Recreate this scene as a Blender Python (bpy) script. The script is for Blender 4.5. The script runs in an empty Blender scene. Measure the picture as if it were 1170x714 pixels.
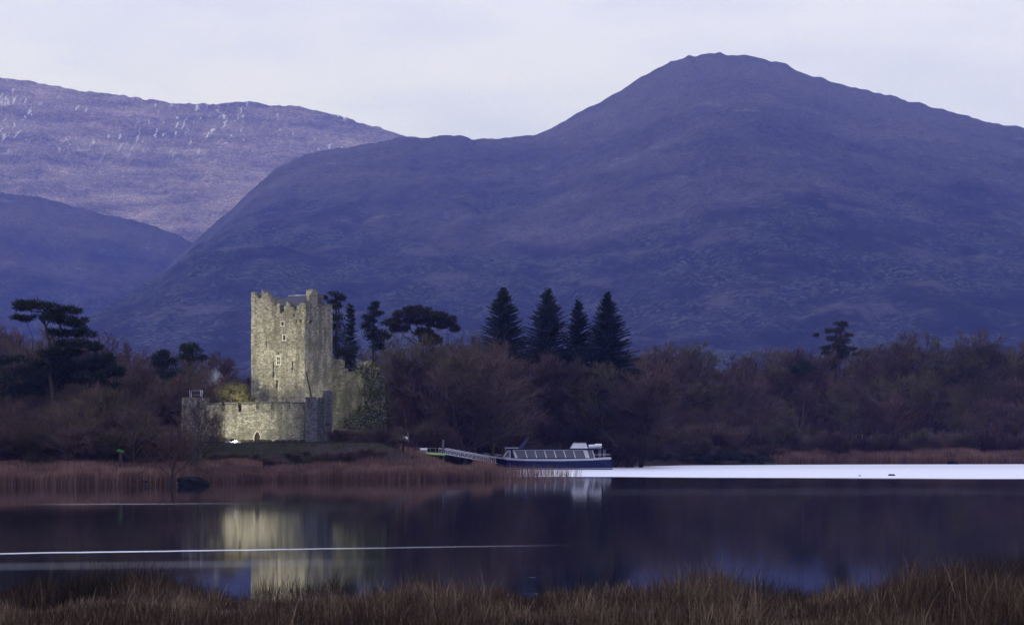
import bpy, math, random
import numpy as np
from mathutils import Vector

R = math.radians
S = bpy.context.scene
COL = S.collection
F = 2640.0          # focal length in photo pixels (photo 1170 wide)
CX, HY, EYE = 585.0, 505.0, 5.0

# ------------------------------------------------------------------ camera
cam_d = bpy.data.cameras.new('camera')
cam = bpy.data.objects.new('camera', cam_d)
COL.objects.link(cam)
cam.location = (0, 0, EYE)
cam.rotation_euler = (R(90), 0, 0)
cam_d.sensor_width = 36
cam_d.lens = 36 * F / 1170
cam_d.shift_y = (HY - 357) / 1170
cam_d.clip_start = 0.5
cam_d.clip_end = 30000
cam_d.dof.use_dof = True
cam_d.dof.focus_distance = 380
cam_d.dof.aperture_fstop = 2.8
S.camera = cam

# ------------------------------------------------------------------ world, sun, exposure
SUN_EL, SUN_AZ = R(22), R(-70)
w = bpy.data.worlds.new('World')
S.world = w
w.use_nodes = True
nt = w.node_tree
nt.nodes.clear()
wo = nt.nodes.new('ShaderNodeOutputWorld')
bg = nt.nodes.new('ShaderNodeBackground')
bg.inputs['Strength'].default_value = 0.1
sky = nt.nodes.new('ShaderNodeTexSky')
sky.sky_type = 'NISHITA'
sky.sun_disc = False
sky.sun_elevation = SUN_EL
sky.sun_rotation = SUN_AZ % (2 * math.pi)
tc = nt.nodes.new('ShaderNodeTexCoord')
mp = nt.nodes.new('ShaderNodeMapping')
mp.inputs['Scale'].default_value = (5.0, 5.0, 20.0)
mp.inputs['Rotation'].default_value = (0, R(14), 0)
nz = nt.nodes.new('ShaderNodeTexNoise')
nz.inputs['Scale'].default_value = 1.3
nz.inputs['Detail'].default_value = 5
nz.inputs['Roughness'].default_value = 0.5
nt.links.new(tc.outputs['Generated'], mp.inputs['Vector'])
nt.links.new(mp.outputs['Vector'], nz.inputs['Vector'])
cr = nt.nodes.new('ShaderNodeValToRGB')
cr.color_ramp.elements[0].position = 0.36
cr.color_ramp.elements[0].color = (0.83, 0.835, 0.95, 1)
cr.color_ramp.elements[1].position = 0.62
cr.color_ramp.elements[1].color = (1.03, 0.985, 1.0, 1)
nt.links.new(nz.outputs['Fac'], cr.inputs['Fac'])
sx = nt.nodes.new('ShaderNodeSeparateXYZ')
nt.links.new(tc.outputs['Generated'], sx.inputs[0])
mx0 = nt.nodes.new('ShaderNodeMath'); mx0.operation = 'MAXIMUM'; mx0.inputs[1].default_value = 0.0
nt.links.new(sx.outputs['Z'], mx0.inputs[0])
ml = nt.nodes.new('ShaderNodeMath'); ml.operation = 'MULTIPLY_ADD'
ml.inputs[1].default_value = 3.5     # overcast sky: brighter towards the zenith
ml.inputs[2].default_value = 8.3
nt.links.new(mx0.outputs[0], ml.inputs[0])
vs = nt.nodes.new('ShaderNodeVectorMath'); vs.operation = 'SCALE'
tint = nt.nodes.new('ShaderNodeVectorMath'); tint.operation = 'MULTIPLY'
tint.inputs[1].default_value = (0.95, 1.0, 1.40)
nt.links.new(cr.outputs['Color'], tint.inputs[0])
nt.links.new(tint.outputs['Vector'], vs.inputs[0])
nt.links.new(ml.outputs[0], vs.inputs['Scale'])
mix = nt.nodes.new('ShaderNodeMix'); mix.data_type = 'RGBA'
mix.inputs['Factor'].default_value = 0.88
nt.links.new(sky.outputs['Color'], mix.inputs['A'])
nt.links.new(vs.outputs['Vector'], mix.inputs['B'])
nt.links.new(mix.outputs['Result'], bg.inputs['Color'])
nt.links.new(bg.outputs['Background'], wo.inputs['Surface'])

sun_d = bpy.data.lights.new('sun', 'SUN')
sun_d.energy = 0.9
sun_d.angle = R(12)
sun_d.color = (1.0, 0.95, 0.9)
sun = bpy.data.objects.new('sun', sun_d)
COL.objects.link(sun)
sdir = Vector((math.cos(SUN_EL) * math.sin(SUN_AZ), math.cos(SUN_EL) * math.cos(SUN_AZ), math.sin(SUN_EL)))
sun.rotation_euler = sdir.to_track_quat('Z', 'Y').to_euler()
sun.location = (-300, 100, 300)

S.view_settings.view_transform = 'Standard'
S.view_settings.look = 'None'
S.view_settings.exposure = 0.0
S.view_settings.gamma = 1.0
S.view_settings.use_curve_mapping = False
S.render.engine = 'CYCLES'
cy = S.cycles
cy.use_denoising = True
cy.max_bounces = 6
cy.diffuse_bounces = 2
cy.glossy_bounces = 3
cy.transmission_bounces = 3
cy.transparent_max_bounces = 8
cy.volume_bounces = 0
cy.caustics_reflective = False
cy.caustics_refractive = False
cy.sample_clamp_indirect = 3.0

# ------------------------------------------------------------------ helpers
def at(px, py, Y):
    return Vector(((px - CX) / F * Y, Y, EYE - (py - HY) / F * Y))

def X_(px, Y): return (px - CX) / F * Y
def Z_(py, Y): return EYE - (py - HY) / F * Y

def tag(o, label=None, cat=None, group=None, kind=None):
    if label: o['label'] = label
    if cat: o['category'] = cat
    if group: o['group'] = group
    if kind: o['kind'] = kind
    return o

def empty(name, loc=(0, 0, 0), rz=0.0):
    o = bpy.data.objects.new(name, None)
    o.empty_display_size = 0.5
    COL.objects.link(o)
    o.location = loc
    o.rotation_euler = (0, 0, rz)
    return o

class MB:
    """collects vertices and faces of one mesh"""
    def __init__(self):
        self.v, self.f, self.n = [], [], 0
    def add(self, verts, faces):
        verts = np.asarray(verts, float).reshape(-1, 3)
        self.v.append(verts)
        n = self.n
        for fc in faces:
            self.f.append([i + n for i in fc])
        self.n += len(verts)
    def addn(self, verts, faces):                       # faces as int array
        self.v.append(verts)
        self.f.extend((faces + self.n).tolist())
        self.n += len(verts)
    def box(self, a, b):
        (x0, y0, z0), (x1, y1, z1) = a, b
        self.add([(x0, y0, z0), (x1, y0, z0), (x1, y1, z0), (x0, y1, z0), (x0, y0, z1), (x1, y0, z1), (x1, y1, z1), (x0, y1, z1)],
                 [(0, 3, 2, 1), (4, 5, 6, 7), (0, 1, 5, 4), (1, 2, 6, 5), (2, 3, 7, 6), (3, 0, 4, 7)])
    def bar(self, p, q, r, n=6, r1=None):
        v, f = prisms(np.array([p], float), np.array([q], float), np.array([r]), np.array([r if r1 is None else r1]), n, caps=True)
        self.add(v, f)
    def prism_xz(self, pts, y0, y1):                    # outline in x,z pushed along y
        n = len(pts)
        v = [(x, y0, z) for x, z in pts] + [(x, y1, z) for x, z in pts]
        f = [tuple(range(n)), tuple(range(2 * n - 1, n - 1, -1))]
        f += [(i, i + n, (i + 1) % n + n, (i + 1) % n) for i in range(n)]
        self.add(v, f)
    def build(self, name, mat, parent=None, smooth=False, loc=None):
        me = bpy.data.meshes.new(name)
        v = np.concatenate(self.v) if self.v else np.zeros((0, 3))
        me.from_pydata(v.tolist(), [], self.f)
        me.materials.append(mat)
        if smooth:
            me.polygons.foreach_set('use_smooth', [True] * len(me.polygons))
        me.update()
        o = bpy.data.objects.new(name, me)
        COL.objects.link(o)
        if parent: o.parent = parent
        if loc: o.location = loc
        return o

def prisms(P0, P1, R0, R1, n=3, caps=False):
    D = P1 - P0
    L = np.linalg.norm(D, axis=1, keepdims=True) + 1e-9
    D = D / L
    ref = np.where(np.abs(D[:, 2:3]) > 0.9, np.array([[1.0, 0, 0]]), np.array([[0, 0, 1.0]]))
    U = np.cross(D, ref); U /= np.linalg.norm(U, axis=1, keepdims=True) + 1e-9
    W = np.cross(D, U)
    N = len(P0)
    out = np.zeros((N, 2 * n, 3))
    for k in range(n):
        a = 2 * math.pi * k / n
        d = U * math.cos(a) + W * math.sin(a)
        out[:, k] = P0 + d * R0[:, None]
        out[:, n + k] = P1 + d * R1[:, None]
    base = (np.arange(N) * 2 * n)[:, None]
    fs = []
    for k in range(n):
        k2 = (k + 1) % n
        fs.append(base + np.array([[k, k2, n + k2, n + k]]))
    faces = np.concatenate(fs)
    if caps:
        faces = [tuple(x) for x in faces]
        faces += [tuple(range(n - 1, -1, -1)), tuple(range(n, 2 * n))]
    return out.reshape(-1, 3), faces

def leafquads(P, size, rng):
    N = len(P)
    d = rng.normal(size=(N, 3)); d /= np.linalg.norm(d, axis=1, keepdims=True)
    e = np.cross(d, rng.normal(size=(N, 3))); e /= np.linalg.norm(e, axis=1, keepdims=True)
    s = size * rng.uniform(0.6, 1.3, (N, 1))
    v = np.stack([P - d * s, P + e * s * 0.55, P + d * s, P - e * s * 0.55], 1).reshape(-1, 3)
    f = np.arange(N * 4).reshape(N, 4)
    return v, f

# value noise -----------------------------------------------------------
_rs = np.random.RandomState(7)
_T = _rs.rand(256, 256)
def vnoise(x, y):
    xi, yi = np.floor(x).astype(int), np.floor(y).astype(int)
    fx, fy = x - xi, y - yi
    fx, fy = fx * fx * (3 - 2 * fx), fy * fy * (3 - 2 * fy)
    a = _T[xi % 256, yi % 256]; b = _T[(xi + 1) % 256, yi % 256]
    c = _T[xi % 256, (yi + 1) % 256]; d = _T[(xi + 1) % 256, (yi + 1) % 256]
    return (a * (1 - fx) + b * fx) * (1 - fy) + (c * (1 - fx) + d * fx) * fy
def fbm(x, y, o=5):
    t, a, s = 0, 0.5, 0
    for i in range(o):
        t = t + a * (vnoise(x * 2 ** i + 17.3 * i, y * 2 ** i + 9.1 * i) - 0.5); s += a; a *= 0.5
    return t / s
def sstep(a, b, x):
    t = np.clip((x - a) / (b - a), 0, 1)
    return t * t * (3 - 2 * t)

# materials -------------------------------------------------------------
class NG:
    def __init__(self, name):
        self.m = bpy.data.materials.new(name); self.m.use_nodes = True
        self.t = self.m.node_tree; self.t.nodes.clear()
        self.out = self.n('OutputMaterial')
    def n(self, kind, **kw):
        x = self.t.nodes.new('ShaderNode' + kind)
        for k, v in kw.items(): setattr(x, k, v)
        return x
    def L(self, a, b): self.t.links.new(a, b)
    def val(self, sock, v):
        if hasattr(v, 'is_output'): self.L(v, sock)
        else: sock.default_value = v
    def math(self, op, a, b=0.0, c=0.0, clamp=False):
        x = self.n('Math', operation=op, use_clamp=clamp)
        self.val(x.inputs[0], a); self.val(x.inputs[1], b)
        if len(x.inputs) > 2: self.val(x.inputs[2], c)
        return x.outputs[0]
    def ss(self, v, lo, hi):
        x = self.n('MapRange', interpolation_type='SMOOTHSTEP')
        self.val(x.inputs['Value'], v); x.inputs['From Min'].default_value = lo; x.inputs['From Max'].default_value = hi
        return x.outputs['Result']
    def coord(self, kind='Object'):
        return self.n('TexCoord').outputs[kind]
    def mapping(self, vec, scale=(1, 1, 1), rot=(0, 0, 0)):
        x = self.n('Mapping'); self.L(vec, x.inputs['Vector'])
        x.inputs['Scale'].default_value = scale; x.inputs['Rotation'].default_value = rot
        return x.outputs['Vector']
    def noise(self, vec, scale, detail=4, rough=0.55):
        x = self.n('TexNoise'); self.L(vec, x.inputs['Vector'])
        x.inputs['Scale'].default_value = scale; x.inputs['Detail'].default_value = detail; x.inputs['Roughness'].default_value = rough
        return x.outputs['Fac']
    def ramp(self, fac, stops):
        x = self.n('ValToRGB'); self.L(fac, x.inputs['Fac'])
        e = x.color_ramp.elements
        while len(e) < len(stops): e.new(0.5)
        for i, (p, c) in enumerate(stops):
            e[i].position = p; e[i].color = (*c, 1)
        return x.outputs['Color']
    def mix(self, fac, a, b, mode='MIX'):
        x = self.n('Mix', data_type='RGBA', blend_type=mode)
        self.val(x.inputs['Factor'], fac)
        for s, v in (('A', a), ('B', b)):
            if hasattr(v, 'is_output'): self.L(v, x.inputs[s])
            else: x.inputs[s].default_value = (*v, 1)
        return x.outputs['Result']
    def bump(self, h, strength, dist, normal=None):
        x = self.n('Bump'); self.L(h, x.inputs['Height'])
        x.inputs['Strength'].default_value = strength; x.inputs['Distance'].default_value = dist
        if normal: self.L(normal, x.inputs['Normal'])
        return x.outputs['Normal']
    def bsdf(self, col, rough=0.8, normal=None, metal=0.0, spec=0.3, out=True):
        x = self.n('BsdfPrincipled')
        if hasattr(col, 'is_output'): self.L(col, x.inputs['Base Color'])
        else: x.inputs['Base Color'].default_value = (*col, 1)
        self.val(x.inputs['Roughness'], rough)
        x.inputs['Metallic'].default_value = metal
        x.inputs['Specular IOR Level'].default_value = spec
        if normal: self.L(normal, x.inputs['Normal'])
        if out: self.L(x.outputs[0], self.out.inputs['Surface'])
        return x.outputs[0]

def simple(name, c1, c2=None, scale=3.0, rough=0.7, metal=0.0, bump=0.0, spec=0.3):
    g = NG(name)
    if c2 is None: c2 = tuple(x * 0.75 for x in c1)
    nzv = g.noise(g.coord(), scale, 5)
    col = g.ramp(nzv, [(0.3, c2), (0.7, c1)])
    nrm = g.bump(nzv, bump, 0.05) if bump else None
    g.bsdf(col, rough, nrm, metal, spec)
    return g.m

def foliage(name, stops, scale=0.5, rough=0.8):
    """leaf or twig colour: varies with place in the crown and from tree to tree"""
    g = NG(name)
    oi = g.n('ObjectInfo')
    geo = g.n('NewGeometry')
    nzv = g.noise(g.coord(), scale, 3)
    v = g.math('ADD', g.math('MULTIPLY', nzv, 0.4), g.math('MULTIPLY', oi.outputs['Random'], 0.55))
    v = g.math('ADD', v, g.math('MULTIPLY', geo.outputs['Random Per Island'], 0.15))
    n = len(stops)
    col = g.ramp(v, [(0.2 + 0.6 * i / (n - 1), c) for i, c in enumerate(stops)])
    g.bsdf(col, rough, spec=0.15)
    return g.m

def stone(name, base, dark, mortar, sc=1.6, moss=None):
    g = NG(name)
    co = g.coord()
    vo = g.n('TexVoronoi', feature='F1'); g.L(g.mapping(co, (1, 1, 1.75)), vo.inputs['Vector']); vo.inputs['Scale'].default_value = sc
    ve = g.n('TexVoronoi', feature='DISTANCE_TO_EDGE'); g.L(g.mapping(co, (1, 1, 1.75)), ve.inputs['Vector']); ve.inputs['Scale'].default_value = sc
    sep = g.n('SeparateColor'); g.L(vo.outputs['Color'], sep.inputs[0])
    big = g.noise(co, 0.35, 6, 0.65)
    fine = g.noise(co, 5.0, 5, 0.7)
    streak = g.noise(g.mapping(co, (0.8, 0.8, 0.085)), 1.0, 6, 0.72)
    v = g.math('ADD', g.math('MULTIPLY', sep.outputs[0], 0.4), g.math('MULTIPLY', fine, 0.6))
    col = g.ramp(v, [(0.2, tuple(x * 0.6 for x in dark)), (0.5, base), (0.9, tuple(min(1, x * 1.55) for x in base))])
    st = g.ss(streak, 0.46, 0.60)
    col = g.mix(g.math('MULTIPLY', st, 0.62), col, tuple(x * 0.45 for x in dark))
    bl = g.ss(big, 0.48, 0.60)
    col = g.mix(g.math('MULTIPLY', bl, 0.62), col, moss or (0.07, 0.075, 0.05))
    edge = g.ss(ve.outputs['Distance'], 0.0, 0.09)
    col = g.mix(edge, mortar, col)
    h = g.math('ADD', g.math('MULTIPLY', edge, 0.7), g.math('MULTIPLY', fine, 0.5))
    g.bsdf(col, 0.9, g.bump(h, 0.9, 0.09), spec=0.15)
    return g.m

M = {}
M['keep'] = stone('keep_stone', (0.29, 0.275, 0.215), (0.12, 0.115, 0.085), (0.17, 0.165, 0.14), 2.6)
M['bawn'] = stone('bawn_stone', (0.28, 0.27, 0.215), (0.11, 0.11, 0.085), (0.15, 0.15, 0.125), 2.8)
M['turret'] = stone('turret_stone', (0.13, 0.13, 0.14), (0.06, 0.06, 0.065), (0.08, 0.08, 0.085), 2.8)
M['ruin'] = stone('ruin_stone', (0.19, 0.185, 0.135), (0.08, 0.08, 0.055), (0.13, 0.13, 0.10), 2.4, (0.05, 0.06, 0.025))
M['dress'] = simple('dressed_stone', (0.40, 0.39, 0.34), (0.27, 0.26, 0.22), 4, 0.85, bump=0.3)
M['coping'] = simple('coping_stone', (0.085, 0.085, 0.08), (0.05, 0.05, 0.047), 3, 0.9, bump=0.4)
M['slate'] = simple('slate', (0.05, 0.055, 0.075), (0.03, 0.033, 0.045), 4, 0.55)
M['lead'] = simple('ridge_lead', (0.55, 0.55, 0.6), (0.42, 0.42, 0.46), 3, 0.5)
M['door'] = simple('old_oak', (0.03, 0.025, 0.018), (0.015, 0.012, 0.01), 6, 0.8)
M['dark'] = simple('dark_void', (0.012, 0.012, 0.014), None, 3, 0.9)
M['rail'] = simple('grey_metal', (0.30, 0.31, 0.34), (0.22, 0.23, 0.25), 3, 0.45, metal=0.3)
M['galv'] = simple('galvanised', (0.72, 0.72, 0.78), (0.58, 0.58, 0.63), 3, 0.5)
M['navy'] = simple('navy_paint', (0.003, 0.010, 0.075), (0.002, 0.007, 0.05), 0.6, 0.4, spec=0.25)
M['white'] = simple('white_paint', (0.80, 0.80, 0.82), (0.70, 0.70, 0.73), 0.8, 0.4, spec=0.4)
M['wood'] = simple('weathered_timber', (0.12, 0.10, 0.085), (0.06, 0.05, 0.045), 4, 0.85)
M['bark'] = foliage('bark', [(0.035, 0.028, 0.026), (0.06, 0.047, 0.042)], 0.4)
M['barkpale'] = foliage('pale_bark', [(0.14, 0.13, 0.12), (0.22, 0.20, 0.18)], 0.8)
M['twig'] = foliage('winter_twig', [(0.030, 0.019, 0.019), (0.072, 0.038, 0.034), (0.076, 0.054, 0.042), (0.135, 0.086, 0.072)], 0.3)
M['twigo'] = foliage('olive_twig', [(0.052, 0.044, 0.022), (0.085, 0.072, 0.036), (0.115, 0.095, 0.055)], 0.3)
M['needle'] = foliage('dark_needle', [(0.008, 0.014, 0.012), (0.014, 0.024, 0.018), (0.026, 0.036, 0.024)], 0.35)
M['pine'] = foliage('pine_needle', [(0.014, 0.022, 0.013), (0.026, 0.036, 0.018), (0.045, 0.045, 0.022)], 0.35)
M['cedar'] = foliage('cedar_needle', [(0.016, 0.020, 0.012), (0.035, 0.034, 0.017), (0.075, 0.058, 0.028)], 0.35)
M['ivy'] = foliage('ivy_leaf', [(0.02, 0.028, 0.01), (0.05, 0.055, 0.02), (0.09, 0.085, 0.035)], 0.6)
M['rock'] = simple('wet_rock', (0.010, 0.010, 0.011), (0.005, 0.005, 0.006), 1.5, 0.9, bump=0.5, spec=0.1)
M['moss'] = simple('moss', (0.12, 0.42, 0.10), (0.05, 0.2, 0.04), 8, 0.9)
M['limegrass'] = simple('lime_painted_edge', (0.45, 0.62, 0.22), (0.32, 0.45, 0.13), 1.2, 0.8)

def glass_mat():
    g = NG('dark_glass')
    g.bsdf((0.10, 0.11, 0.14), 0.15, spec=0.6)
    return g.m
M['glass'] = glass_mat()

# ------------------------------------------------------------------ ground on the far shore
SH_PX = np.array([-900, -300, 0, 100, 200, 240, 330, 450, 530, 560, 572, 585, 640, 700, 780, 890, 1000, 1170, 1500, 2200])
SH_Y = np.array([235, 250, 262, 265, 270, 290, 302, 305, 306, 322, 400, 438, 448, 458, 500, 514, 522, 528, 540, 560.0])
def shore_y(X, Y): return np.interp(X / Y * F + CX, SH_PX, SH_Y)
def ground_z(X, Y):
    X, Y = np.asarray(X, float), np.asarray(Y, float)
    d = Y - shore_y(X, Y)
    px = X / Y * F + CX
    low = np.interp(px, [420, 465, 572, 600], [1.0, 0.0, 0.0, 1.0])        # flat spit between the castle and the boat
    dd = np.minimum(d - 8, np.where(low < 1, (Y - 425) + low * 400, 1e9))
    z = np.where(d < 0, np.maximum(d * 0.16, -1.6), (0.45 + 0.85 * low) * sstep(0, 12, d) + 0.03 * np.clip(dd, 0, 220))
    z = z + np.where(d > 4, (0.25 + 0.65 * low) * fbm(X / 22, Y / 22, 3) * sstep(4, 20, d), 0)
    mound = 4.9 * sstep(-66, -50, X) * (1 - sstep(-20, -6, X)) * sstep(304, 323, Y) * (1 - sstep(356, 385, Y))
    return np.where(mound > 0.02, np.maximum(z, mound + 0.12 * fbm(X / 4, Y / 4, 3) * (mound > 0.5)), z)
def gz(x, y): return float(ground_z(x, y))

def grid_obj(name, xs, ys, zfun, mat, smooth=True, attr=None):
    Xg, Yg = np.meshgrid(xs, ys)
    Zg = zfun(Xg, Yg)
    nx, ny = len(xs), len(ys)
    co = np.stack([Xg, Yg, Zg], -1).reshape(-1, 3).astype(np.float32)
    i = np.arange((ny - 1) * nx).reshape(ny - 1, nx)[:, :-1].ravel()
    quads = np.stack([i, i + 1, i + 1 + nx, i + nx], 1)
    return fast_mesh(name, co, quads, mat, smooth)

def fast_mesh(name, co, faces, mat, smooth=False, attrs=None):
    me = bpy.data.meshes.new(name)
    k = faces.shape[1]
    me.vertices.add(len(co)); me.loops.add(faces.size); me.polygons.add(len(faces))
    me.vertices.foreach_set('co', np.asarray(co, np.float32).ravel())
    me.loops.foreach_set('vertex_index', faces.astype(np.int32).ravel())
    me.polygons.foreach_set('loop_start', np.arange(0, faces.size, k, dtype=np.int32))
    me.polygons.foreach_set('use_smooth', np.full(len(faces), smooth))
    for an, av in (attrs or {}).items():
        a = me.attributes.new(an, 'FLOAT', 'POINT'); a.data.foreach_set('value', av.astype(np.float32))
    me.materials.append(mat)
    me.update(); me.validate()
    o = bpy.data.objects.new(name, me)
    COL.objects.link(o)
    return o

def ground_mat():
    g = NG('shore_ground')
    co = g.coord()
    n1 = g.noise(co, 0.12, 6); n2 = g.noise(co, 1.5, 5)
    soil = g.ramp(n2, [(0.3, (0.028, 0.020, 0.020)), (0.7, (0.06, 0.042, 0.040))])
    lawn = g.ramp(n2, [(0.3, (0.012, 0.014, 0.008)), (0.7, (0.034, 0.034, 0.017))])
    s = g.n('SeparateXYZ'); g.L(co, s.inputs[0])
    m = g.math('MULTIPLY', g.ss(s.outputs['X'], -56, -46), g.ss(s.outputs['X'], -10, -20))
    m = g.math('MULTIPLY', m, g.math('MULTIPLY', g.ss(s.outputs['Y'], 306, 312), g.ss(s.outputs['Y'], 380, 360)))
    m = g.math('MULTIPLY', m, g.ss(n1, 0.3, 0.5))
    g.bsdf(g.mix(m, soil, lawn), 0.95, g.bump(n2, 0.7, 0.15), spec=0.1)
    return g.m
GM = ground_mat()
xs = np.concatenate([np.linspace(-2600, -160, 60), np.linspace(-156, 200, 280), np.linspace(206, 2600, 60)])
ys = np.concatenate([np.linspace(225, 600, 300), np.linspace(606, 4200, 80)])
tag(grid_obj('ground', xs, ys, ground_z, GM), kind='structure')

# near bank under the foreground grass
def bank_z(X, Y):
    return 0.0 + 0.95 * (1 - sstep(50, 78, Y + 2.2 * fbm(X / 7, Y / 30, 3))) + 1.7 * (1 - sstep(0, 48, Y)) - 0.35 * sstep(70, 82, Y) - 0.6 * sstep(80, 90, Y) + 0.35 * fbm(X / 3.5, Y / 3.5, 3) - 0.25
tag(grid_obj('bank', np.linspace(-90, 90, 180), np.linspace(-25, 92, 120), bank_z, simple('bank_soil', (0.035, 0.022, 0.017), (0.018, 0.012, 0.010), 1.5, 0.95, bump=0.5)), kind='structure')

# ------------------------------------------------------------------ lake
def water_mat():
    g = NG('lake_water')
    co = g.coord()
    s = g.n('SeparateXYZ'); g.L(co, s.inputs[0])
    X, Y = s.outputs['X'], s.outputs['Y']
    w1 = g.noise(g.mapping(co, (0.05, 0.55, 1)), 1.0, 3)
    w2 = g.noise(g.mapping(co, (0.35, 2.4, 1)), 1.0, 3)
    h = g.math('ADD', g.math('MULTIPLY', w1, 0.25), g.math('MULTIPLY', w2, 0.10))
    nrm = g.bump(h, 0.04, 0.20)
    calm = g.n('BsdfPrincipled')
    calm.inputs['Base Color'].default_value = (0.006, 0.007, 0.012, 1)
    calm.inputs['Roughness'].default_value = 0.045
    calm.inputs['IOR'].default_value = 1.33
    g.L(nrm, calm.inputs['Normal'])
    # wind-ruffled patches and wakes: steep little waves that mirror the high sky
    ruf = g.n('BsdfGlossy')
    ruf.inputs['Color'].default_value = (0.86, 0.88, 0.93, 1)
    ruf.inputs['Roughness'].default_value = 0.55
    wob = g.math('MULTIPLY', g.math('SUBTRACT', g.noise(g.mapping(co, (0.02, 0.05, 1)), 1.0, 5), 0.5), 26.0)
    near = g.math('SUBTRACT', g.math('ADD', Y, wob), g.math('MULTIPLY_ADD', X, -0.34, 338.0))
    band = g.math('MULTIPLY', g.math('MULTIPLY', g.ss(near, -5.0, 4.0), g.ss(X, -3.5, 3.5)), g.math('MULTIPLY', g.math('MULTIPLY_ADD', g.ss(near, 170, 70), 0.14, 0.86), g.math('MULTIPLY_ADD', g.noise(g.mapping(co, (0.02, 0.25, 1)), 1.0, 5, 0.7), 0.3, 0.83)), clamp=True)
    wob1 = g.math('MULTIPLY', g.math('SUBTRACT', g.noise(g.mapping(co, (0.22, 0.1, 1)), 1.0, 4, 0.6), 0.5), 1.6)
    def line(a, b, wd, x0, x1, soft=4.0, wb=0.0):
        dist = g.math('ABSOLUTE', g.math('SUBTRACT', g.math('ADD', Y, wb), g.math('MULTIPLY_ADD', X, b, a)))
        m = g.ss(dist, wd, wd * 0.35)
        return g.math('MULTIPLY', m, g.math('MULTIPLY', g.ss(X, x0, x0 + soft), g.ss(X, x1, x1 - soft)))
    streak = g.noise(g.mapping(co, (0.10, 0.6, 1)), 1.0, 3)
    wake1 = g.math('MULTIPLY', g.math('MULTIPLY', line(111.4, 0.33, 0.85, -60, 4.5, 24.0, wob1), g.ss(streak, 0.15, 0.55)), 0.85)
    wake2 = g.math('MULTIPLY', g.math('MULTIPLY', line(190, 0.09, 2.2, -42, -18, 10.0, wob1), g.ss(streak, 0.3, 0.6)), 0.2)
    soft1 = g.math('MULTIPLY', line(97.5, 0.22, 4.0, -60, -4, 8.0), 0.05)
    spark = g.noise(g.mapping(co, (0.9, 2.4, 1)), 1.0, 4, 0.7)
    spark = g.math('MULTIPLY', g.ss(spark, 0.665, 0.72), g.math('MULTIPLY', g.ss(Y, 94, 86), 0.35))
    far = g.math('MULTIPLY', line(232, 0.02, 22, -5, 60, 20.0, wob), 0.012)
    m = g.math('ADD', g.math('ADD', g.math('ADD', band, wake1), g.math('ADD', wake2, soft1)), g.math('ADD', spark, far), clamp=True)
    mx = g.n('MixShader'); g.L(m, mx.inputs[0]); g.L(calm.outputs[0], mx.inputs[1]); g.L(ruf.outputs[0], mx.inputs[2])
    g.L(mx.outputs[0], g.out.inputs['Surface'])
    return g.m
tag(fast_mesh('water', np.array([(-2500, -60, 0), (2500, -60, 0), (2500, 700, 0), (-2500, 700, 0)]), np.array([[0, 1, 2, 3]]), water_mat()), kind='structure')

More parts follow.
